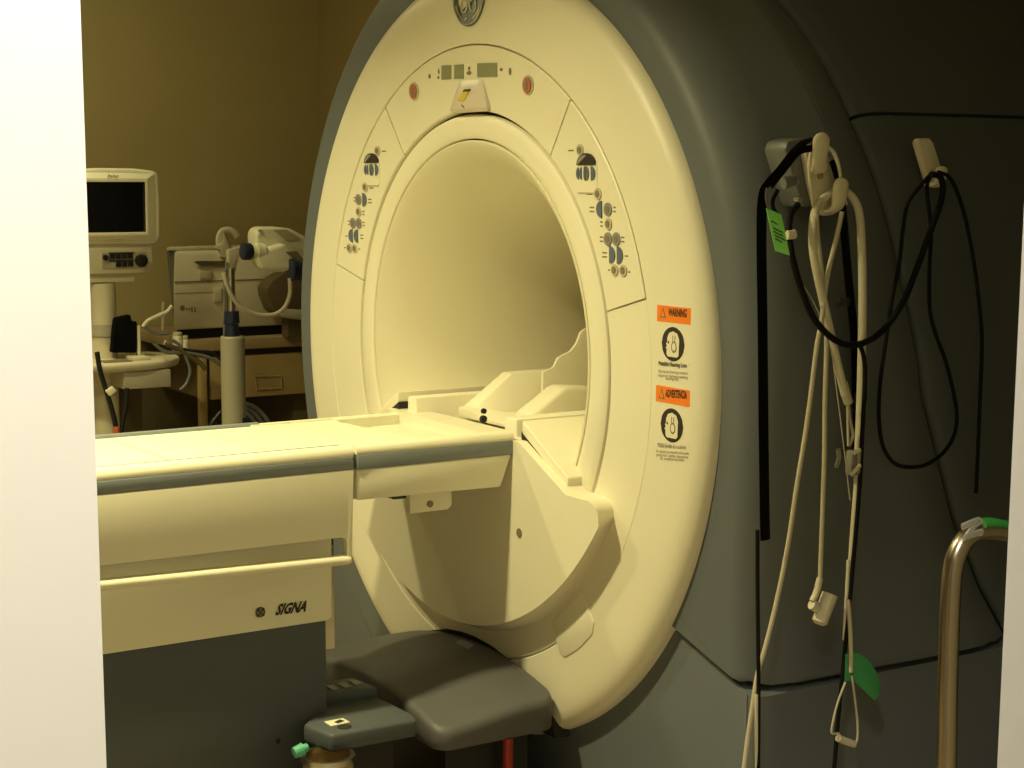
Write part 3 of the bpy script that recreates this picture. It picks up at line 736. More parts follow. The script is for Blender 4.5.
def hook_shape(par, base, prongs, x0=1.055):
    mb = MB(); P = [A(u, v, 'x', x0 + .02) for u, v in base]
    mb.prism([(x0, q.y, q.z) for q in P], (.018, 0, 0)); mb.build('hook_plate', 'hook', par, bevel=.005, seg=3)
    for low, mid, tip, w in prongs:
        p0, p1, p2 = A(*low, 'x', x0 + .030), A(*mid, 'x', x0 + .046), A(*tip, 'x', x0 + .052)
        mb = MB(); mb.sweep([(x0 + .004, p0.y - .002, p0.z + .004), p0, p1, p1.lerp(p2, .4), p1.lerp(p2, .7), p1.lerp(p2, .88), p1.lerp(p2, .97), p2], w, w * .42, n=18, sub=6, wide=(0, 1, .1), taper=prong_taper)
        mb.build('prong', 'hook', par, ang=70)
hook_shape(hook, [(806, 152), (813, 144), (828, 150), (834, 165), (840, 186), (842, 205), (836, 215), (826, 216), (818, 209), (812, 185)],
           [((819, 170), (819.5, 162), (822, 132.5), .0195), ((833, 210), (838, 205), (842, 177.5), .0185)])
b = MB(); q = A(820.5, 176, 'x', 1.075); b.cyl((1.066, q.y, q.z), (1.077, q.y, q.z), .0065); b.build('screw', 'tan', hook)
hook2 = thing('single_cable_hook', 'single ivory hook high on the rear grey cover, hung with a thin black cord', 'cable hook', (1.0, .52, 1.44))
hook_shape(hook2, [(918, 143), (920, 138.5), (931, 138), (935, 143), (946, 178), (944, 185), (933, 186), (929, 180)], [((936, 185), (939.5, 182), (942.5, 166), .016)], x0=.985)

def cable(name, px, r, m_, label, cat, x=XC, group=None, rb=None, wide=None, xs=None, sub=6, n=10, parent=None, floor=False, taper=None):
    mb = MB(); pts = []
    for i, (u, v) in enumerate(px):
        pts.append(A(u, v, 'x', xs[i] if xs else x))
    if floor:
        q = pts[-1]; pts += [Vector((q.x + .01, q.y - .01, .06)), Vector((q.x + .04, q.y - .03, .007)), Vector((q.x + .14, q.y - .06, .006))]
    mb.sweep(pts, r, rb, n=n, sub=sub, wide=wide, taper=taper)
    o = mb.build(name, m_, parent, ang=60)
    return tag(o, label, cat, group) if label else o
# wide black strap hanging in front of the shell edge
strap = thing('black_strap', 'wide flat black strap hanging straight down at the shell edge', 'strap', (1.1, .02, .75))
cable('webbing', [(813, 139), (803, 143), (790, 156), (777, 172), (767, 184), (762.5, 198), (761.5, 240), (762.5, 320), (763.5, 420), (764.5, 500), (765.3, 540)], .0125, 'blackcloth', None, None, rb=.0025, wide=(0, 1, 0), xs=[1.085, 1.10] + [1.122] * 9, parent=strap, taper=lambda t: .55 + .45 * smooth((t - .35) / .2))
cable('webbing_edge', [(812, 148), (799, 152), (784, 170), (771, 186)], .007, 'blackcloth', None, None, rb=.003, xs=[1.09, 1.105, 1.118, 1.12], parent=strap)
s2 = thing('black_strap', 'black strap with small buckles hanging behind the thick cream cable', 'strap', (1.1, .2, .9))
cable('webbing', [(833, 160), (839, 180), (842, 205), (845, 240), (849, 285), (854, 335), (856, 390), (857, 430), (853, 470)], .011, 'blackcloth', None, None, rb=.0025, wide=(0, 1, 0), xs=[1.085, 1.088] + [1.097] * 7, parent=s2)
for u, v in ((843, 302), (860, 397), (854, 399)):
    q = A(u, v, 'x', 1.10); b = MB(); b.box(1.094, 1.106, q.y - .016, q.y + .016, q.z - .009, q.z + .009); b.build('buckle', 'black', s2, bevel=.003)
# thick cream loop
thick = thing('cream_hose', 'thick cream cable looped over the lower prong of the double hook', 'cable', (1.12, .2, .6))
cable('outer_loop', [(845, 395), (839, 370), (831, 335), (823, 300), (814.5, 260), (812.5, 235), (815, 212), (823, 199), (834, 192), (844, 191), (853, 198), (859, 212), (861.5, 240), (862.5, 290), (862, 340), (860.5, 400), (858.5, 450)], .0083, 'creamcable', None, None, parent=thick, xs=[1.13] * 5 + [1.120, 1.10, 1.084, 1.080, 1.080, 1.086, 1.10, 1.118] + [1.128] * 4)
cable('lower_run', [(858.5, 450), (856.5, 490), (853.5, 530), (850, 580), (847.5, 620)], .0068, 'creamcable', None, None, parent=thick, x=1.128)
cable('grey_sleeve', [(843, 383), (846, 395), (848.5, 403)], .0095, 'tancable', None, None, x=1.13, parent=thick)
for k, pts in enumerate(([(848, 402), (850, 420), (853, 435), (850, 445)], [(847.5, 402), (848, 425), (848.5, 446)])):
    cable('wire_tail', pts, .003, 'tancable', None, None, x=1.13, parent=thick)
cable('slack_lead', [(848.5, 560), (846.5, 600), (845, 625), (844.5, 640)], .004, 'creamcable', None, None, x=1.134, parent=thick)
# clips
clip = thing('clear_clip', 'clear plastic clip with two ivory tabs clamped on the thick cream cable', 'clip', (1.13, .24, .84))
q = A(856, 461, 'x', 1.135); b = MB(); b.box(1.120, 1.142, q.y - .016, q.y + .012, q.z - .028, q.z + .022); b.build('clip_body', 'clear', clip, bevel=.004)
for (u0, v0, u1, v1) in ((851, 475, 860, 465), (854, 453, 860, 450)):
    b = MB(); b.sweep([A(u0, v0, 'x', 1.147), A(u1, v1, 'x', 1.147)], .0045, .0035, n=8); b.build('tab', 'hook', clip)
b = MB(); q = A(839, 459, 'x', 1.13); b.sweep([A(838, 449, 'x', 1.13), q, A(835.5, 467, 'x', 1.13)], .006, .003, n=8); b.build('clip_arm', 'clear', clip)
# thin cream cords
cord1 = cable('tan_cable', [(842, 212), (836, 240), (829, 268), (824, 300), (821, 325), (817, 345), (812, 385), (806, 430), (797, 485), (788, 545), (777, 600), (766, 645), (757.5, 675), (752, 710), (747, 745), (742, 790), (739, 850)], .0048, 'tancable', 'thin tan cord slanting left across the grey side, past the black strap', 'cord', xs=[1.115, 1.118, 1.122] + [1.133] * 8 + [1.135] * 6, floor=True)
cable('tan_cable', [(756.3, 694), (756, 720), (757, 750), (758, 790), (758, 850)], .0045, 'creamcable', 'pale yellowish cord end beside the slanting tan cord, near the floor', 'cord', x=1.14, floor=True)
plug = thing('plug_cable', 'straight tan cord ending in a fat cream angled plug', 'cord', (1.13, .15, .6))
cable('cord', [(816, 213), (818, 240), (822, 275), (825.5, 310), (826.5, 345), (825, 400), (824.5, 450), (823, 500), (821.5, 540), (820, 579)], .0048, 'tancable', None, None, xs=[1.112, 1.116] + [1.124] * 8, parent=plug)
cable('strain_relief', [(820, 578), (816.5, 592), (812.5, 601)], .0068, 'creamcable', None, None, x=1.126, parent=plug)
b = MB(); b.sweep([A(811.5, 604, 'x', 1.126), A(818, 608, 'x', 1.126)], .011, .009, n=12); b.build('plug_elbow', 'creamcable', plug)
b = MB(); b.cyl(A(830, 594, 'x', 1.128), A(819.5, 622, 'x', 1.128), .0165, .0155, n=24); b.cyl(A(819.5, 622, 'x', 1.128), A(818.6, 624.5, 'x', 1.128), .0155, .009, n=24); b.build('plug_body', 'creamcable', plug, ang=40)
# small inner strings over the upper prong
cable('ivory_cable_loop', [(828, 147), (834, 153), (839, 168), (842, 190), (846, 205)], .004, 'hook', 'short ivory string looped right of the upper hook prong', 'cord', x=1.09)
cable('ivory_cable_loop', [(812, 148), (809, 165), (811, 190), (814.5, 212), (816, 225)], .0035, 'hook', 'short ivory string left of the screw on the double hook', 'cord', x=1.085)
# black cable swooping between the two hooks
cable('black_cable', [(798, 205), (791, 214), (789, 232), (792, 255), (800, 285), (812, 315), (826, 333), (842, 343.5), (858, 344.5), (875, 337), (890, 322), (905, 298), (917, 268), (929, 235), (940, 205), (943, 188), (940, 177), (931, 174)], .0065, 'blackcable', 'thicker black cable swooping from the double hook across to the single hook', 'cable', xs=[1.08, 1.10, 1.12] + [1.14] * 9 + [1.125] * 2 + [1.12] * 4)
cable('thin_black_cable', [(932, 173), (922, 184), (908, 203), (903, 230), (899, 265), (892, 300), (886, 340), (880, 385), (879, 420), (883, 446), (893, 462), (907, 467), (925, 465), (942, 454), (953, 438), (957, 418), (954, 395), (946, 362), (936, 335), (930, 310), (929.5, 270), (931, 230), (927, 190), (930, 177)], .0042, 'blackcable', 'thin black cord hanging from the single hook in a long teardrop loop', 'cord', x=1.112)
cable('thin_black_cable', [(938, 172), (950, 178), (960, 200), (968, 230), (975, 270), (980, 310), (982, 345), (980, 400), (978, 450), (976, 493)], .0042, 'blackcable', 'thin black cord hanging straight, rightmost from the single hook', 'cord', x=1.112)
cable('thin_black_cable', [(757.5, 530), (757.5, 580), (758, 630), (758.5, 680), (758.5, 730), (758, 790), (758, 850)], .0040, 'blackcable', 'thin black cord continuing down below the wide black strap', 'cord', x=1.142, floor=True)
cable('thin_black_cable', [(860, 345), (864, 358), (865, 380), (862.5, 430), (860, 480), (856, 530), (851.5, 580), (846, 640), (840, 700), (836, 745), (833, 790), (832, 850)], .0045, 'blackcable', 'long black cord running down beside the thick cream cable, past the green leaf', 'cord', x=1.139, floor=True)
cable('thin_black_cable', [(778, 190), (773, 200), (774, 210), (779, 216)], .004, 'blackcable', 'short black cord loop above the bright green tag', 'cord', x=1.128)
b = MB(); b.sweep([A(789, 257, 'x', 1.125), A(800, 280, 'x', 1.125), A(815, 305, 'x', 1.125), A(830, 345, 'x', 1.122), A(836, 385, 'x', 1.12), A(843, 440, 'x', 1.12), A(850, 500, 'x', 1.12)], .0012, n=6)
tag(b.build('hair_thin_wire', 'tancable'), 'hair thin string running down behind the cream cables from the green tag', 'string')
gt = thing('paper_tag', 'bright green paper tag with handwriting hanging by the black strap', 'tag', (1.14, .02, 1.28))
b = MB()
G = [(766.3, 208), (781.5, 214.5), (789.8, 255.5), (775.5, 251)]
rows = []
for k in range(9):
    t = k / 8; x = 1.134 + .010 * math.sin(t * 2.4)
    l, r = A(G[0][0] + (G[3][0] - G[0][0]) * t, G[0][1] + (G[3][1] - G[0][1]) * t, 'x', x), A(G[1][0] + (G[2][0] - G[1][0]) * t, G[1][1] + (G[2][1] - G[1][1]) * t, 'x', x + .004)
    rows.append((l, r))
def tg(s, t, off=0.):
    k = min(7, int(t * 8)); f = t * 8 - k
    l = rows[k][0].lerp(rows[k + 1][0], f); r = rows[k][1].lerp(rows[k + 1][1], f); return l.lerp(r, s) + Vector((off, 0, 0))
b.loft([[l, r, r - Vector((.0012, 0, 0)), l - Vector((.0012, 0, 0))] for l, r in rows]); paper = b.build('paper', 'green', gt)
b = MB()
for k, (t, s0, s1) in enumerate(((.28, .12, .55), (.44, .14, .78), (.53, .12, .72), (.62, .15, .85), (.70, .14, .60))):
    n = 9; b.sweep([tg(s0 + (s1 - s0) * i / n, t + .012 * math.sin(i * 2.1 + k) + (.03 * i / n), .0016) for i in range(n + 1)], .0011, .0004, n=5, sub=2)
b.build('handwriting', 'ink', paper)
b = MB(); b.sweep([A(767, 188, 'x', 1.136), A(766.2, 198, 'x', 1.136), A(769, 209, 'x', 1.136)], .0035, .0014, n=8); b.build('tie', 'galv', gt)
b = MB(); q = A(791, 235, 'x', 1.133); b.sweep([q + Vector((0, -.010, 0)), q, q + Vector((0, .010, .002))], .009, .006, n=12); tag(b.build('cable_clip', 'hook'), 'small ivory clip on the black cable right of the green tag', 'clip')
# green leaf shaped film with wire bail below
leaf = thing('green_leaf', 'green leaf-shaped plastic piece hanging at the cable end above the shell seam', 'plastic leaf', (1.14, .2, .45))
b = MB()
L = [(845, 654), (851, 651), (858, 653), (866, 659), (873, 669), (877.5, 682), (877.5, 692), (872, 700), (866, 694), (858, 686), (852, 680), (844, 681)]
lp = [A(u, v, 'x', 1.142) for u, v in L]; b.prism([(1.142 + .006 * math.sin((q.y - lp[0].y) * 20), q.y, q.z) for q in lp], (.0025, 0, 0)); b.build('film', 'greenfilm', leaf, bevel=.001)
cable('stem', [(848, 600), (850, 625), (851, 652), (851, 672)], .0045, 'tancable', None, None, x=1.15, parent=leaf)
cable('rib', [(851, 655), (862, 660), (871, 672), (875, 690)], .0012, 'greentape', None, None, x=1.1455, parent=leaf)
bail = thing('wire_bail', 'thin wire loop with a cream grip hanging below the green leaf', 'wire loop', (1.14, .2, .35))
cable('wire', [(845.5, 682), (838, 702), (833, 722), (832, 733), (839, 734), (840, 741)], .0025, 'tancable', None, None, x=1.146, parent=bail)
cable('wire', [(852, 676), (855, 700), (857.5, 722), (857.5, 738), (855, 745)], .0025, 'tancable', None, None, x=1.15, parent=bail)
cable('grip', [(838, 738), (845, 741), (854, 744)], .0075, 'creamcable', None, None, x=1.15, parent=bail)

# ================================================================== STEEL RAIL BY THE DOOR
rail = thing('steel_handrail', 'bent steel tube rail with green tape on its top, beside the right door jamb', 'handrail', (1.8, -.24, 0))
b = MB()
P = [A(u, v, 'x', 1.8) for u, v in ((946.5, 768), (947.5, 700), (949, 640), (950.5, 600), (953, 570), (958, 552), (966, 539), (978, 531.5), (992, 530), (1010, 532.5), (1060, 540))]
base = Vector((1.8, P[0].y, 0))
b.sweep([base, Vector((1.8, P[0].y, .3))] + P, .0155, n=20, sub=6); b.build('tube', 'pole', rail, ang=70)
b = MB(); b.sweep([Vector(q) for q in (A(979, 523.5, 'x', 1.8), A(992, 523, 'x', 1.8), A(1008, 526, 'x', 1.8), A(1040, 531, 'x', 1.8))], .0165, .008, n=14, sub=4, wide=(1, 0, 0)); b.build('green_tape', 'greentape', rail)
b = MB()
for (u0, v0), (u1, v1), (u2, v2) in (((962, 527), (971, 523), (979, 520)), ((967, 536), (974, 526), (981, 521)), ((964, 538), (974, 534), (982, 532))):
    b.sweep([A(u0, v0, 'x', 1.822), A(u1, v1, 'x', 1.824), A(u2, v2, 'x', 1.822)], .0055, .003, n=8)
b.build('clear_tape', 'clear', rail)

# ================================================================== BACKGROUND
# --- desk with a drawer under the worktop
XF = -2.45
desk = thing('drawer_desk', 'tan desk with a wide drawer against the far wall, behind the grey injector column', 'desk', (-2.75, .5, 0))
yl = A(203, 390, 'x', XF).y; zt = A(240, 338, 'x', XF).z; zt1 = A(240, 349, 'x', XF).z
zd0, zd1 = A(280, 353.5, 'x', XF).z, A(280, 395, 'x', XF).z
b = MB(); b.box(-3.08, XF + .02, A(186, 345, 'x', XF).y, 1.05, zt1, zt); b.build('desktop', 'woodtop', desk, bevel=.004)
b = MB(); b.box(-3.06, XF - .03, yl + .02, 1.04, zd1 + .0, zt1); b.build('drawer_case', 'wooddark', desk)
b = MB(); b.box(XF - .02, XF, A(211, 380, 'x', XF).y, 1.0, zd1, zd0); dr = b.build('drawer', 'wood', desk, bevel=.003)
b = MB(); hq = [A(u, v, 'x', XF + .004) for u, v in ((254.5, 376.5), (281, 376), (282, 388), (257, 389.5))]
b.sweep([hq[0], hq[3], hq[2], hq[1]], .0035, n=8, sub=1); b.sweep([hq[0], hq[1]], .003, n=8, sub=1)
b.prism([h + Vector((-.006, 0, 0)) for h in hq], (.003, 0, 0)); b.build('drawer_handle', 'wood', dr)
b = MB(); b.box(XF - .03, XF, yl - .012, yl + .018, 0, zt1 - .02); b.build('desk_leg', 'wood', desk, bevel=.003)
b = MB(); b.box(-3.0, -2.97, yl - .45, 1.04, 0, zt1); b.build('back_panel', 'wooddark', desk)
b = MB(); b.box(-3.05, XF - .05, A(299, 420, 'x', XF).y, 1.04, 0, zd1); b.build('pedestal', 'wooddark', desk, bevel=.003)

# --- boxy machine on the desk
mac = thing('boxy_machine', 'boxy cream machine with a carrying handle standing on the desk', 'machine', (-2.72, .5, zt))
XM = -2.50
def shear(m_):
    m_.v = [Vector((p.x, p.y + (XM - p.x) * .5, p.z)) for p in m_.v]; return m_
def PM(u, v, x=XM): return A(u, v, 'x', x)
y0, y1 = PM(173, 290).y, PM(318, 290).y
z0, z1 = PM(200, 329).z, PM(200, 251).z
b = MB(); b.box(-3.0, XM - .02, y0 + .01, y1 - .01, zt, z0 + .006); shear(b).build('foot_plate', 'black', mac)
b = MB()
zm = PM(200, 281).z
b.prism([(XM, y0, z0), (XM, y0 + .002, zm), (XM - .03, y0 + .004, z1 - .012), (XM - .045, y0 + .006, z1), (-2.98, y0 + .006, z1), (-3.0, y0, z0)], (0, y1 - y0, 0)); mb_ = shear(b).build('housing', 'creambox', mac, bevel=.008)
b = MB(); b.box(XM - .012, XM + .002, y0 + .006, y1 - .006, zm - .003, zm + .001); shear(b).build('seam', 'inkfaint', mb_)
zq = PM(200, 292).z
b = MB(); b.box(XM - .012, XM + .0015, y0 + .006, PM(215, 290).y, zq - .001, zq + .001); shear(b).build('seam', 'ring', mb_)
b = MB(); b.prism([PM(192, 262, XM - .012), PM(200, 266, XM - .010), PM(226, 266, XM - .010), PM(226, 261, XM - .014), PM(196, 261, XM - .014)], (.006, 0, 0)); shear(b).build('grip_recess', 'wooddark', mb_)
b = MB(); b.box(XM - .01, XM + .012, PM(214, 290).y, PM(222, 290).y, PM(214, 302).z, PM(214, 288).z); shear(b).build('latch', 'creambox', mb_, bevel=.002)
b = MB(); b.box(XM - .02, XM + .004, PM(200, 290).y, PM(212, 290).y, PM(205, 279).z, PM(205, 271).z); shear(b).build('label_plate', 'creambox', mb_, bevel=.002)
b = MB(); q = PM(182.5, 308); b.cyl((XM - .004, q.y, q.z), (XM + .001, q.y, q.z), .010, n=20)
for k, u in enumerate((187, 189.5, 192, 195)):
    q = PM(u, 309 + .2 * k); b.box(XM - .002, XM + .001, q.y - .003, q.y + .003, q.z - (.010 if k > 1 else .004), q.z + (.010 if k > 1 else .004))
shear(b).build('printed_mark', 'inkfaint', mb_)
b = MB(); b.prism([(XM - .06, y0 - .004, z0), (XM - .06, y0 - .004, z1 - .01), (XM - .10, y0 - .035, z1), (-2.98, y0 - .045, z1), (-2.98, y0 - .06, z0)], (0, .008, 0)); shear(b).build('side_vent_panel', 'galv', mac)
b = MB(); b.box(-2.66, -2.56, y0 - .03, PM(215, 252).y, z1 + .001, z1 + .012); shear(b).build('top_rail', 'creambox', mac, bevel=.002)
xh = -2.56
b = MB(); b.prism([PM(213, 257, xh), PM(214, 250, xh), PM(209, 248, xh), PM(209, 245, xh), PM(215, 243, xh), PM(218, 232, xh), PM(221, 240, xh), PM(225, 249, xh), PM(227, 258, xh)], (.05, 0, 0)); shear(b).build('handle_post', 'creambox', mac, bevel=.004)
b = MB(); b.sweep([PM(216, 249, xh + .03), PM(215.5, 238, xh + .03), PM(219, 231.5, xh + .03), PM(226, 230.5, xh + .03), PM(231, 233, xh + .03), PM(234, 237, xh + .03)], .014, .010, n=12); shear(b).build('carrying_handle', 'creambox', mac, ang=60)

# --- dark curved part under the injector head (seen beside the scanner)
disp = thing('rounded_holder', 'dark rounded holder with a pale lip behind the injector head', 'holder', (-2.42, .62, zt))
XD = -2.36
b = MB(); pts = [(267, 288), (273, 280), (284, 273), (318, 273), (318, 318), (281, 316), (274, 311), (268, 296)]
b.prism([PM(u, v, XD) for u, v in pts], (-.10, 0, 0)); b.build('shell', 'wooddark', disp, bevel=.008)
b = MB(); b.prism([PM(u, v, XD + .02) for u, v in ((280, 315), (286, 309), (318, 311), (318, 320), (300, 320), (285, 318))], (-.12, 0, 0)); b.build('lip', 'column', disp, bevel=.006)
b = MB(); b.box(XD - .08, XD - .02, PM(290, 300, XD).y, PM(312, 300, XD).y, zt, PM(290, 316, XD).z); b.build('stand', 'wooddark', disp)

# --- contrast injector: column and head
inj = thing('contrast_injector', 'cream contrast injector head on a grey column with navy clamps', 'injector', (-2.0, .19, 0))
XI = -2.0
def PI_(u, v, x=XI): return A(u, v, 'x', x)
q0, q1 = PI_(233.5, 430), PI_(232.5, 336); rc = .5 * (PI_(244, 380).y - PI_(221.5, 380).y)
b = MB(); b.cyl((XI, q1.y, .10), (XI, q1.y, q1.z - .006), rc, n=32); b.cyl((XI, q1.y, q1.z - .006), (XI, q1.y, q1.z), rc, rc * .93, n=32); colm = b.build('column', 'column', inj, ang=40)
b = MB(); q = PI_(242, 422); b.box(XI + rc * .4, XI + rc * 1.02, q.y - .015, q.y + .012, q.z - .04, q.z + .02); b.build('cable_port', 'navy', colm)
zz = [PI_(231, v).z for v in (336, 324, 323, 311)]
b = MB(); b.cyl((XI, q1.y - .004, zz[0] - .01), (XI, q1.y - .004, zz[1]), .030, .027); b.cyl((XI, q1.y - .004, zz[2]), (XI, q1.y - .004, zz[3]), .030, .028); b.build('clamp', 'navy', inj, ang=40)
b = MB(); b.cyl((XI, q1.y - .004, zz[3] - .01), (XI, q1.y - .004, PI_(232, 268).z), .0165); b.build('mast', 'steel', inj)
b = MB(); b.sweep([PI_(224.5, 430), PI_(224.5, 330), PI_(224.8, 280), PI_(227, 262)], .0055, n=8, sub=3); b.build('side_rod', 'galv', inj)
b = MB(); b.prism([PI_(229, 272), PI_(229, 250), PI_(243, 246), PI_(246, 250), PI_(238, 258), PI_(236, 272)], (-.03, 0, 0)); b.build('arm', 'column', inj, bevel=.003)
# head: body turned towards the camera
XH = -1.95
hb = [(256, 238), (257, 231), (262, 227.5), (281, 227.5), (290, 228.5), (306, 237), (318, 244), (318, 262), (305, 275), (292, 272), (270, 271.5), (264, 270), (260, 263), (257, 252)]
b = MB(); b.prism([A(u, v, 'x', XH) for u, v in hb], (-.15, .03, 0)); head = b.build('injector_head', 'creamtable', inj, bevel=.022, seg=4)
hb2 = [(256, 252), (285, 243), (305, 262), (303, 274), (290, 271), (262, 270), (257, 262)]
b = MB(); b.prism([A(u, v, 'x', XH + .045) for u, v in hb2], (-.06, .0, 0)); b.build('front_hump', 'creamtable', head, bevel=.014, seg=3)
b = MB(); b.prism([A(u, v, 'x', XH + .002) for u, v in ((273, 230), (286, 229.5), (301, 239), (287, 241))], (.002, 0, 0)); b.build('display_window', 'ring', head)
b = MB(); b.prism([A(u, v, 'x', XH + .05) for u, v in ((285.5, 252), (296, 251), (304, 260), (303, 267))], (.003, 0, 0)); b.build('syringe_slot', 'inkfaint', head)
b = MB()
for u, v in ((260, 230.5), (262, 234)):
    q = A(u, v, 'x', XH + .001); b.box(q.x - .001, q.x + .002, q.y - .008, q.y + .008, q.z - .004, q.z + .004)
b.build('printed_icons', 'ring', head)
b = MB(); q0, q1 = A(252, 252, 'x', XH + .02), A(264, 251, 'x', XH + .02); b.cyl(q0, q1, .028, n=28); b.cyl(q0.lerp(q1, .3), q0.lerp(q1, .5), .031, n=28); b.build('syringe_collar', 'creamtable', head, ang=40)
b = MB(); q0, q1 = A(242, 251.5, 'x', XH + .02), A(251, 251.5, 'x', XH + .02); b.cyl(q0, q1, .030, .030, n=28); b.build('syringe_knob', 'navy', head, bevel=.005)
b = MB(); q0, q1 = A(291, 270, 'x', XH + .05), A(310, 272, 'x', XH + .05); b.cyl(q0, q1, .034, .034, n=28); b.cyl(q0 - Vector((0, .006, .0)), q0 + Vector((0, .012, 0)), .040, n=28); b.build('syringe_knob', 'navy', head, bevel=.005)
cb = [(224, 273), (227, 285), (232, 296), (240, 306), (251, 313), (264, 315.5), (276, 314), (285, 307), (290, 294), (290, 278)]
b = MB(); b.sweep([A(u, v, 'x', -1.90) for u, v in cb], .0085, n=10); b.build('injector_cable', 'tancable', inj, ang=60)

# --- monitor on a stand
mon = thing('patient_monitor', 'cream patient monitor with dark screen on the stand beside the left jamb', 'monitor', (-2.35, -.05, 1.05))
XO = -2.25
def PO(u, v, x=XO): return A(u, v, 'x', x)
b = MB()
ob = [(66, 176), (72, 170), (100, 168), (135, 168.5), (155, 171), (159, 175), (160.5, 205), (160.5, 236), (157, 243), (150, 244), (70, 244), (66, 240)]
b.prism([PO(u, v) for u, v in ob], (-.09, 0, 0)); case = b.build('case', 'creamtable', mon, bevel=.012, seg=3)
b = MB(); ib = [(72, 182), (145, 182), (146, 232), (72, 233)]
oo = [(68, 171), (156.5, 172.5), (158.5, 240), (68, 242)]
b.loft([[PO(u, v, XO - .004) for u, v in oo], [PO(u, v, XO + .020) for u, v in [(69, 178), (147.5, 178.5), (148.5, 235), (69, 236)]], [PO(u, v, XO + .020) for u, v in ib], [PO(u, v, XO + .006) for u, v in ib]], 0, (False, False)); b.build('bezel', 'creamtable', case, bevel=.002)
b = MB(); b.prism([PO(u, v, XO + .004) for u, v in ib], (.004, 0, 0)); b.build('screen', 'screen', mon)
b = MB(); p0, p1 = PO(107.5, 178.3, XO + .0235), PO(118, 178, XO + .0235)
put_text(b, 'Invivo', lambda s, t: (XO + .0235, p0.y + (p1.y - p0.y) * s, p0.z + .016 * t), 0, .02, .1)
p2, p3 = PO(107, 240.3, XO + .0235), PO(126, 239.8, XO + .0235)
put_text(b, 'PRECESS', lambda s, t: (XO + .0015, p2.y + (p3.y - p2.y) * s, p2.z + .009 * t), 1, .02)
b.build('lettering', ['inkfaint', 'orangeplug'], case)
b = MB(); b.prism([PO(u, v, XO - .015) for u, v in ((70, 243), (152, 243), (153, 269), (150, 273), (70, 275))], (-.09, 0, 0)); cp = b.build('control_box', 'creambox', mon, bevel=.006)
b = MB(); b.prism([PO(u, v, XO - .014) for u, v in ((102, 253), (146, 252), (146, 267.5), (102, 268.5))], (.003, 0, 0)); kp = b.build('keypad_plate', 'column', cp)
for u, v in [(112 + 6 * k, 256.6 - .2 * k) for k in range(4)] + [(118.5 + 6 * k, 264.4 - .2 * k) for k in range(3)]:
    q = PO(u, v, XO - .010); b = MB(); b.box(q.x - .002, q.x + .005, q.y - .010, q.y + .009, q.z - .009, q.z + .010); b.build('key', 'black', kp, bevel=.002)
b = MB()
for v in (253.3, 261.0):
    q0, q1 = PO(109, v, XO - .010), PO(134, v - .4, XO - .010); b.box(q0.x - .001, q0.x + .001, q0.y, q1.y, q0.z - .003, q0.z + .003)
b.build('printed_bar', 'ink', kp)
q = PO(140.8, 260.5, XO - .012); b = MB(); b.cyl((q.x, q.y, q.z), (q.x + .018, q.y, q.z), .024, .022, n=28); b.build('knob', 'black', kp, bevel=.003)
q = PO(105, 257.5, XO - .012); b = MB(); b.cyl((q.x, q.y, q.z), (q.x + .012, q.y, q.z), .010, n=20); b.build('connector', 'black', kp)
b = MB(); b.prism([PO(u, v, XO - .03) for u, v in ((86, 274), (135, 272), (135, 282), (86, 283))], (-.08, 0, 0)); b.build('tilt_bracket', 'creambox', mon, bevel=.004)

stand = thing('monitor_stand', 'pale stand with a rounded shelf carrying the patient monitor', 'stand', (-2.3, -.1, 0))
q = PO(103, 300, -2.31); b = MB(); b.cyl((-2.31, q.y, .08), (-2.31, q.y, PO(103, 283, -2.31).z), .050, .046, n=32); b.build('post', 'creambox', stand, ang=40)
b = MB(); zc = PO(103, 327, -2.31).z; b.cyl((-2.31, q.y, zc - .03), (-2.31, q.y, zc + .012), .053, n=32); b.build('post_collar', 'column', stand, ang=40)
zs = PO(130, 358, -2.25).z
yc = PO(118, 360, -2.25).y
yr = PO(186, 356, -2.2).y
lo = []
for z, k in ((zs - .035, .88), (zs - .028, .97), (zs - .012, 1.), (zs - .004, .99), (zs, .96)):
    lo.append([(-2.30 + .20 * k * math.cos(2 * PI * i / 48), yc + (yr - yc) * k * (abs(math.sin(2 * PI * i / 48)) ** .8) * (1 if math.sin(2 * PI * i / 48) >= 0 else -1), z) for i in range(48)])
b = MB(); b.loft(lo); sh = b.build('shelf', 'creambox', stand, ang=50)
b = MB(); b.box(-2.32, -2.12, PO(121, 370, -2.15).y, PO(168, 370, -2.15).y, PO(150, 387, -2.15).z, zs - .034); b.build('shelf_drawer', 'column', stand, bevel=.005)
b = MB(); b.box(-2.20, -2.13, PO(103, 356, -2.15).y, PO(131, 356, -2.15).y, zs - .001, zs + .003); b.build('shelf_recess', 'inkfaint', sh)
b = MB(); b.box(-2.24, -2.15, PO(129, 352, -2.2).y, PO(146, 352, -2.2).y, zs, zs + .012); b.build('tray_block', 'creambox', sh, bevel=.003)
b = MB(); b.box(-2.55, -2.05, q.y - .25, q.y + .25, .0, .09); b.build('stand_base', 'column', stand, bevel=.02)
b = MB(); b.box(-2.40, -2.36, q.y + .03, PO(140, 400, -2.38).y, .09, zs - .04); b.build('support_plate', 'wooddark', stand)

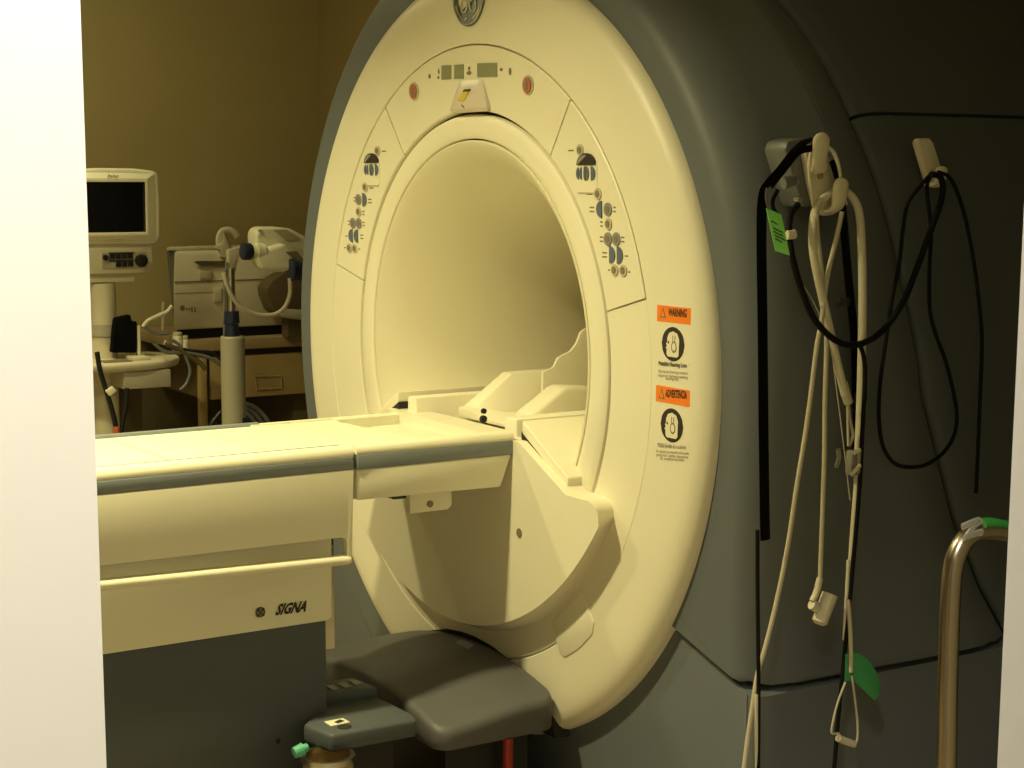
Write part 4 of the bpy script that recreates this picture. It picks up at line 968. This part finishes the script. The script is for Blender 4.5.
# things on the shelf
b = MB(); XB = -2.22
b.prism([A(u, v, 'x', XB) for u, v in ((112, 353), (114, 330), (115.5, 318), (131, 314.5), (132.5, 322), (137.5, 321), (137, 353))], (-.035, 0, 0))
tag(b.build('black_pouch', 'blackcloth', None, bevel=.006), 'black pouch standing upright on the monitor stand shelf', 'pouch')
b = MB(); b.box(-2.245, -2.225, A(138, 340, 'x', XB).y, A(141, 340, 'x', XB).y, zs + .001, A(138, 326, 'x', XB).z); tag(b.build('white_card', 'creamtable', None, bevel=.001), 'thin white card standing beside the black pouch on the shelf', 'card')
for u, vt, r, lb in ((177.5, 332, .0185, 'taller white bottle at the far end of the monitor stand shelf'), (184.5, 335.5, .0150, 'shorter white bottle beside the taller one at the shelf end')):
    q = A(u, vt, 'x', -2.30); o = thing('white_bottle', lb, 'bottle', (-2.30, q.y, zs), 'white bottles on the stand shelf')
    b = MB(); b.cyl((-2.30, q.y, zs), (-2.30, q.y, q.z - .014), r, n=20); b.build('bottle_body', 'creamtable', o, bevel=.002)
    b = MB(); b.cyl((-2.30, q.y, q.z - .014), (-2.30, q.y, q.z), r * .9, n=20); b.build('bottle_cap', 'creambox', o, bevel=.003)
# cable bundle hanging over the shelf edge
tangle = [
 ([(154, 343), (166, 352), (180, 352), (195, 354), (210, 358), (222, 366)], .007, 'galv', 'grey looped lead lying lowest in the cable tangle by the column'),
 ([(154, 343), (160, 346), (175, 348), (193, 351), (212, 353), (224, 363)], .006, 'black', 'black lead in the tangle between the shelf and the column'),
 ([(165, 345), (178, 349), (190, 357), (200, 363), (206, 370)], .009, 'wooddark', 'thick dark lead drooping from the shelf end towards the desk'),
 ([(172, 340), (180, 346), (187, 360), (190, 372), (186, 384), (180, 390)], .006, 'galv', 'grey lead hanging down past the end of the monitor shelf'),
 ([(143, 327), (148, 321), (158, 316), (167, 312), (172, 306)], .008, 'tancable', 'pale cable arching up from the shelf to the machine side'),
 ([(144, 326), (150, 331), (160, 334), (170, 333)], .006, 'galv', 'short grey lead curling below the pale arching cable'),
]
for px, r, m_, lb in tangle: cable('lead', px, r, m_, lb, 'cable', x=-2.10)
b = MB(); q = A(166.5, 342, 'x', -2.12); b.prism([A(u, v, 'x', -2.12) for u, v in ((164, 346), (166, 340), (170, 344), (172, 349))], (-.01, 0, 0)); tag(b.build('paper_scrap', 'creamtable'), 'small white paper scrap among the leads at the shelf end', 'paper')
b = MB(); b.sweep([A(164, 316, 'x', -2.6), A(163, 330, 'x', -2.6), A(163, 312, 'x', -2.6), A(163.5, 302, 'x', -2.6)], .006, n=8); tag(b.build('wall_tube', 'creambox'), 'short pale tube standing upright left of the boxy machine', 'tube')
# leads and hoses low at the left
for px, r, m_, lb in (([(97, 352), (100, 370), (106, 390), (112, 410), (116, 430), (117, 470)], .009, 'black', 'thick black power lead hanging beside the left door jamb'),
                      ([(127, 388), (126, 405), (123, 420), (120, 440), (118, 470)], .008, 'black', 'black lead hanging from under the shelf drawer')):
    cable('power_lead', px, r, m_, lb, 'cable', x=-2.05)
b = MB(); q = A(111, 391, 'x', -2.03); b.prism([A(u, v, 'x', -2.03) for u, v in ((106, 391), (113, 386.5), (117, 391), (110, 396.5))], (-.02, 0, 0)); tag(b.build('cable_tag', 'creamtable', None, bevel=.002), 'white paper flag wrapped on the thick black lead', 'tag')
b = MB(); b.cyl(A(116.3, 427, 'x', -2.03), A(116.8, 445, 'x', -2.03), .012); tag(b.build('orange_plug', 'orangeplug', None, bevel=.003), 'orange plug low on the thick black lead just above the table', 'plug')
for k, (px, lb) in enumerate((([(246, 404), (255, 408), (264, 416), (271, 428), (276, 450)], 'grey hose, outermost of three curving behind the injector column'),
                              ([(246, 408), (253, 412), (260, 420), (266, 432), (270, 455)], 'grey hose, middle of three curving behind the injector column'),
                              ([(246, 413), (251, 417), (256, 424), (260, 434), (263, 455)], 'grey hose, innermost of three curving behind the injector column'))):
    cable('grey_hose', px, .009, 'galv', lb, 'hose', x=-2.2, group='hoses behind the injector column', floor=True)
cable('dark_hose', [(221, 412), (216, 418), (211, 426), (208, 445)], .010, 'black', 'dark hose curving left of the grey injector column', 'hose', x=-2.1, floor=True)

# ================================================================== ROOM
b = MB(); b.box(-3.3, 4.9, -4.4, 2.6, -.08, 0); struct(b.build('floor', 'floor'))
b = MB(); b.box(-3.3, 4.9, -4.4, 2.6, 2.75, 2.85); struct(b.build('ceiling', 'ceil'))
yc = A(319, 100, 'x', -3.1).y
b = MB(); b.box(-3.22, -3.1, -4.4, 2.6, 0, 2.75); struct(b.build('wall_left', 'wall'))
b = MB(); b.box(-3.1, -1.75, yc, 2.4, 0, 2.75); struct(b.build('wall_corner', 'wallshaded'))
b = MB(); b.box(-1.75, 4.9, 2.3, 2.42, 0, 2.75); struct(b.build('wall_back', 'wallshaded'))
b = MB(); b.box(-3.3, 4.9, -4.4, -4.28, 0, 2.75); struct(b.build('wall_front', 'wall'))
b = MB(); b.box(-3.1, -3.088, -4.28, yc, 0, .1); struct(b.build('baseboard_left', 'wooddark'))
# the doorway we look through: wall on both sides and above
XW = 2.34
YL, YR = -1.736, -.737
b = MB()
yl_ = lambda z: -1.738 + (1.621 - z) * .007
b.loft([[(XW - .10, -4.28, z), (XW, -4.28, z), (XW, yl_(z), z), (XW - .10, yl_(z), z)] for z in (0, 2.75)]); struct(b.build('wall_door_left', 'jamb'))
yr_ = lambda z: -.734 + (z - 1.474) * .0097
b = MB(); b.loft([[(XW, yr_(z), z), (XW - .10, yr_(z) + .16, z), (XW - .10, 2.3, z), (XW, 2.3, z)] for z in (0, 2.75)]); struct(b.build('wall_door_right', 'jamb'))
b = MB(); b.box(XW - .10, XW, YL, YR + .16, 2.03, 2.75); struct(b.build('wall_above_door', 'jamb'))
b = MB(); b.box(4.8, 4.9, -4.28, 2.3, 0, 2.75); struct(b.build('wall_corridor', 'jamb'))

# ================================================================== LIGHT
def area(name, loc, size, power, col, rot=(0, 0, 0), sy=None, spread=180):
    l = bpy.data.lights.new(name, 'AREA'); l.energy = power; l.color = col; l.size = size
    if sy: l.shape = 'RECTANGLE'; l.size_y = sy
    l.spread = math.radians(spread)
    o = bpy.data.objects.new(name, l); COL.objects.link(o); o.location = loc; o.rotation_euler = rot
    return o
WARM = (1., .885, .44)
area('ceiling_lamp_table', (.42, -1.45, 2.70), .14, 46, WARM, spread=125)
area('ceiling_lamp_left', (-1.1, -1.45, 2.70), .18, 29.5, WARM, spread=125)
area('fill_lamp_far_left', (-2.1, -.9, 2.70), .3, 15, (1., .90, .46))  # unseen fill, added to brighten the left wall and background
area('fill_lamp_door_side', (1.9, -1.3, 2.70), .4, 2.5, WARM)  # dim added fill without a visible source, lifts the hooks and cables
area('ceiling_lamp_corridor', (2.85, -1.78, 2.70), .3, 54, (1., .93, .77))
w = bpy.data.worlds.new('world'); sc.world = w; w.use_nodes = True
w.node_tree.nodes['Background'].inputs['Color'].default_value = (.9, .8, .5, 1)
w.node_tree.nodes['Background'].inputs['Strength'].default_value = .02
vs = sc.view_settings
vs.view_transform = 'Standard'; vs.look = 'None'; vs.gamma = 1; vs.exposure = 0.; vs.use_curve_mapping = False
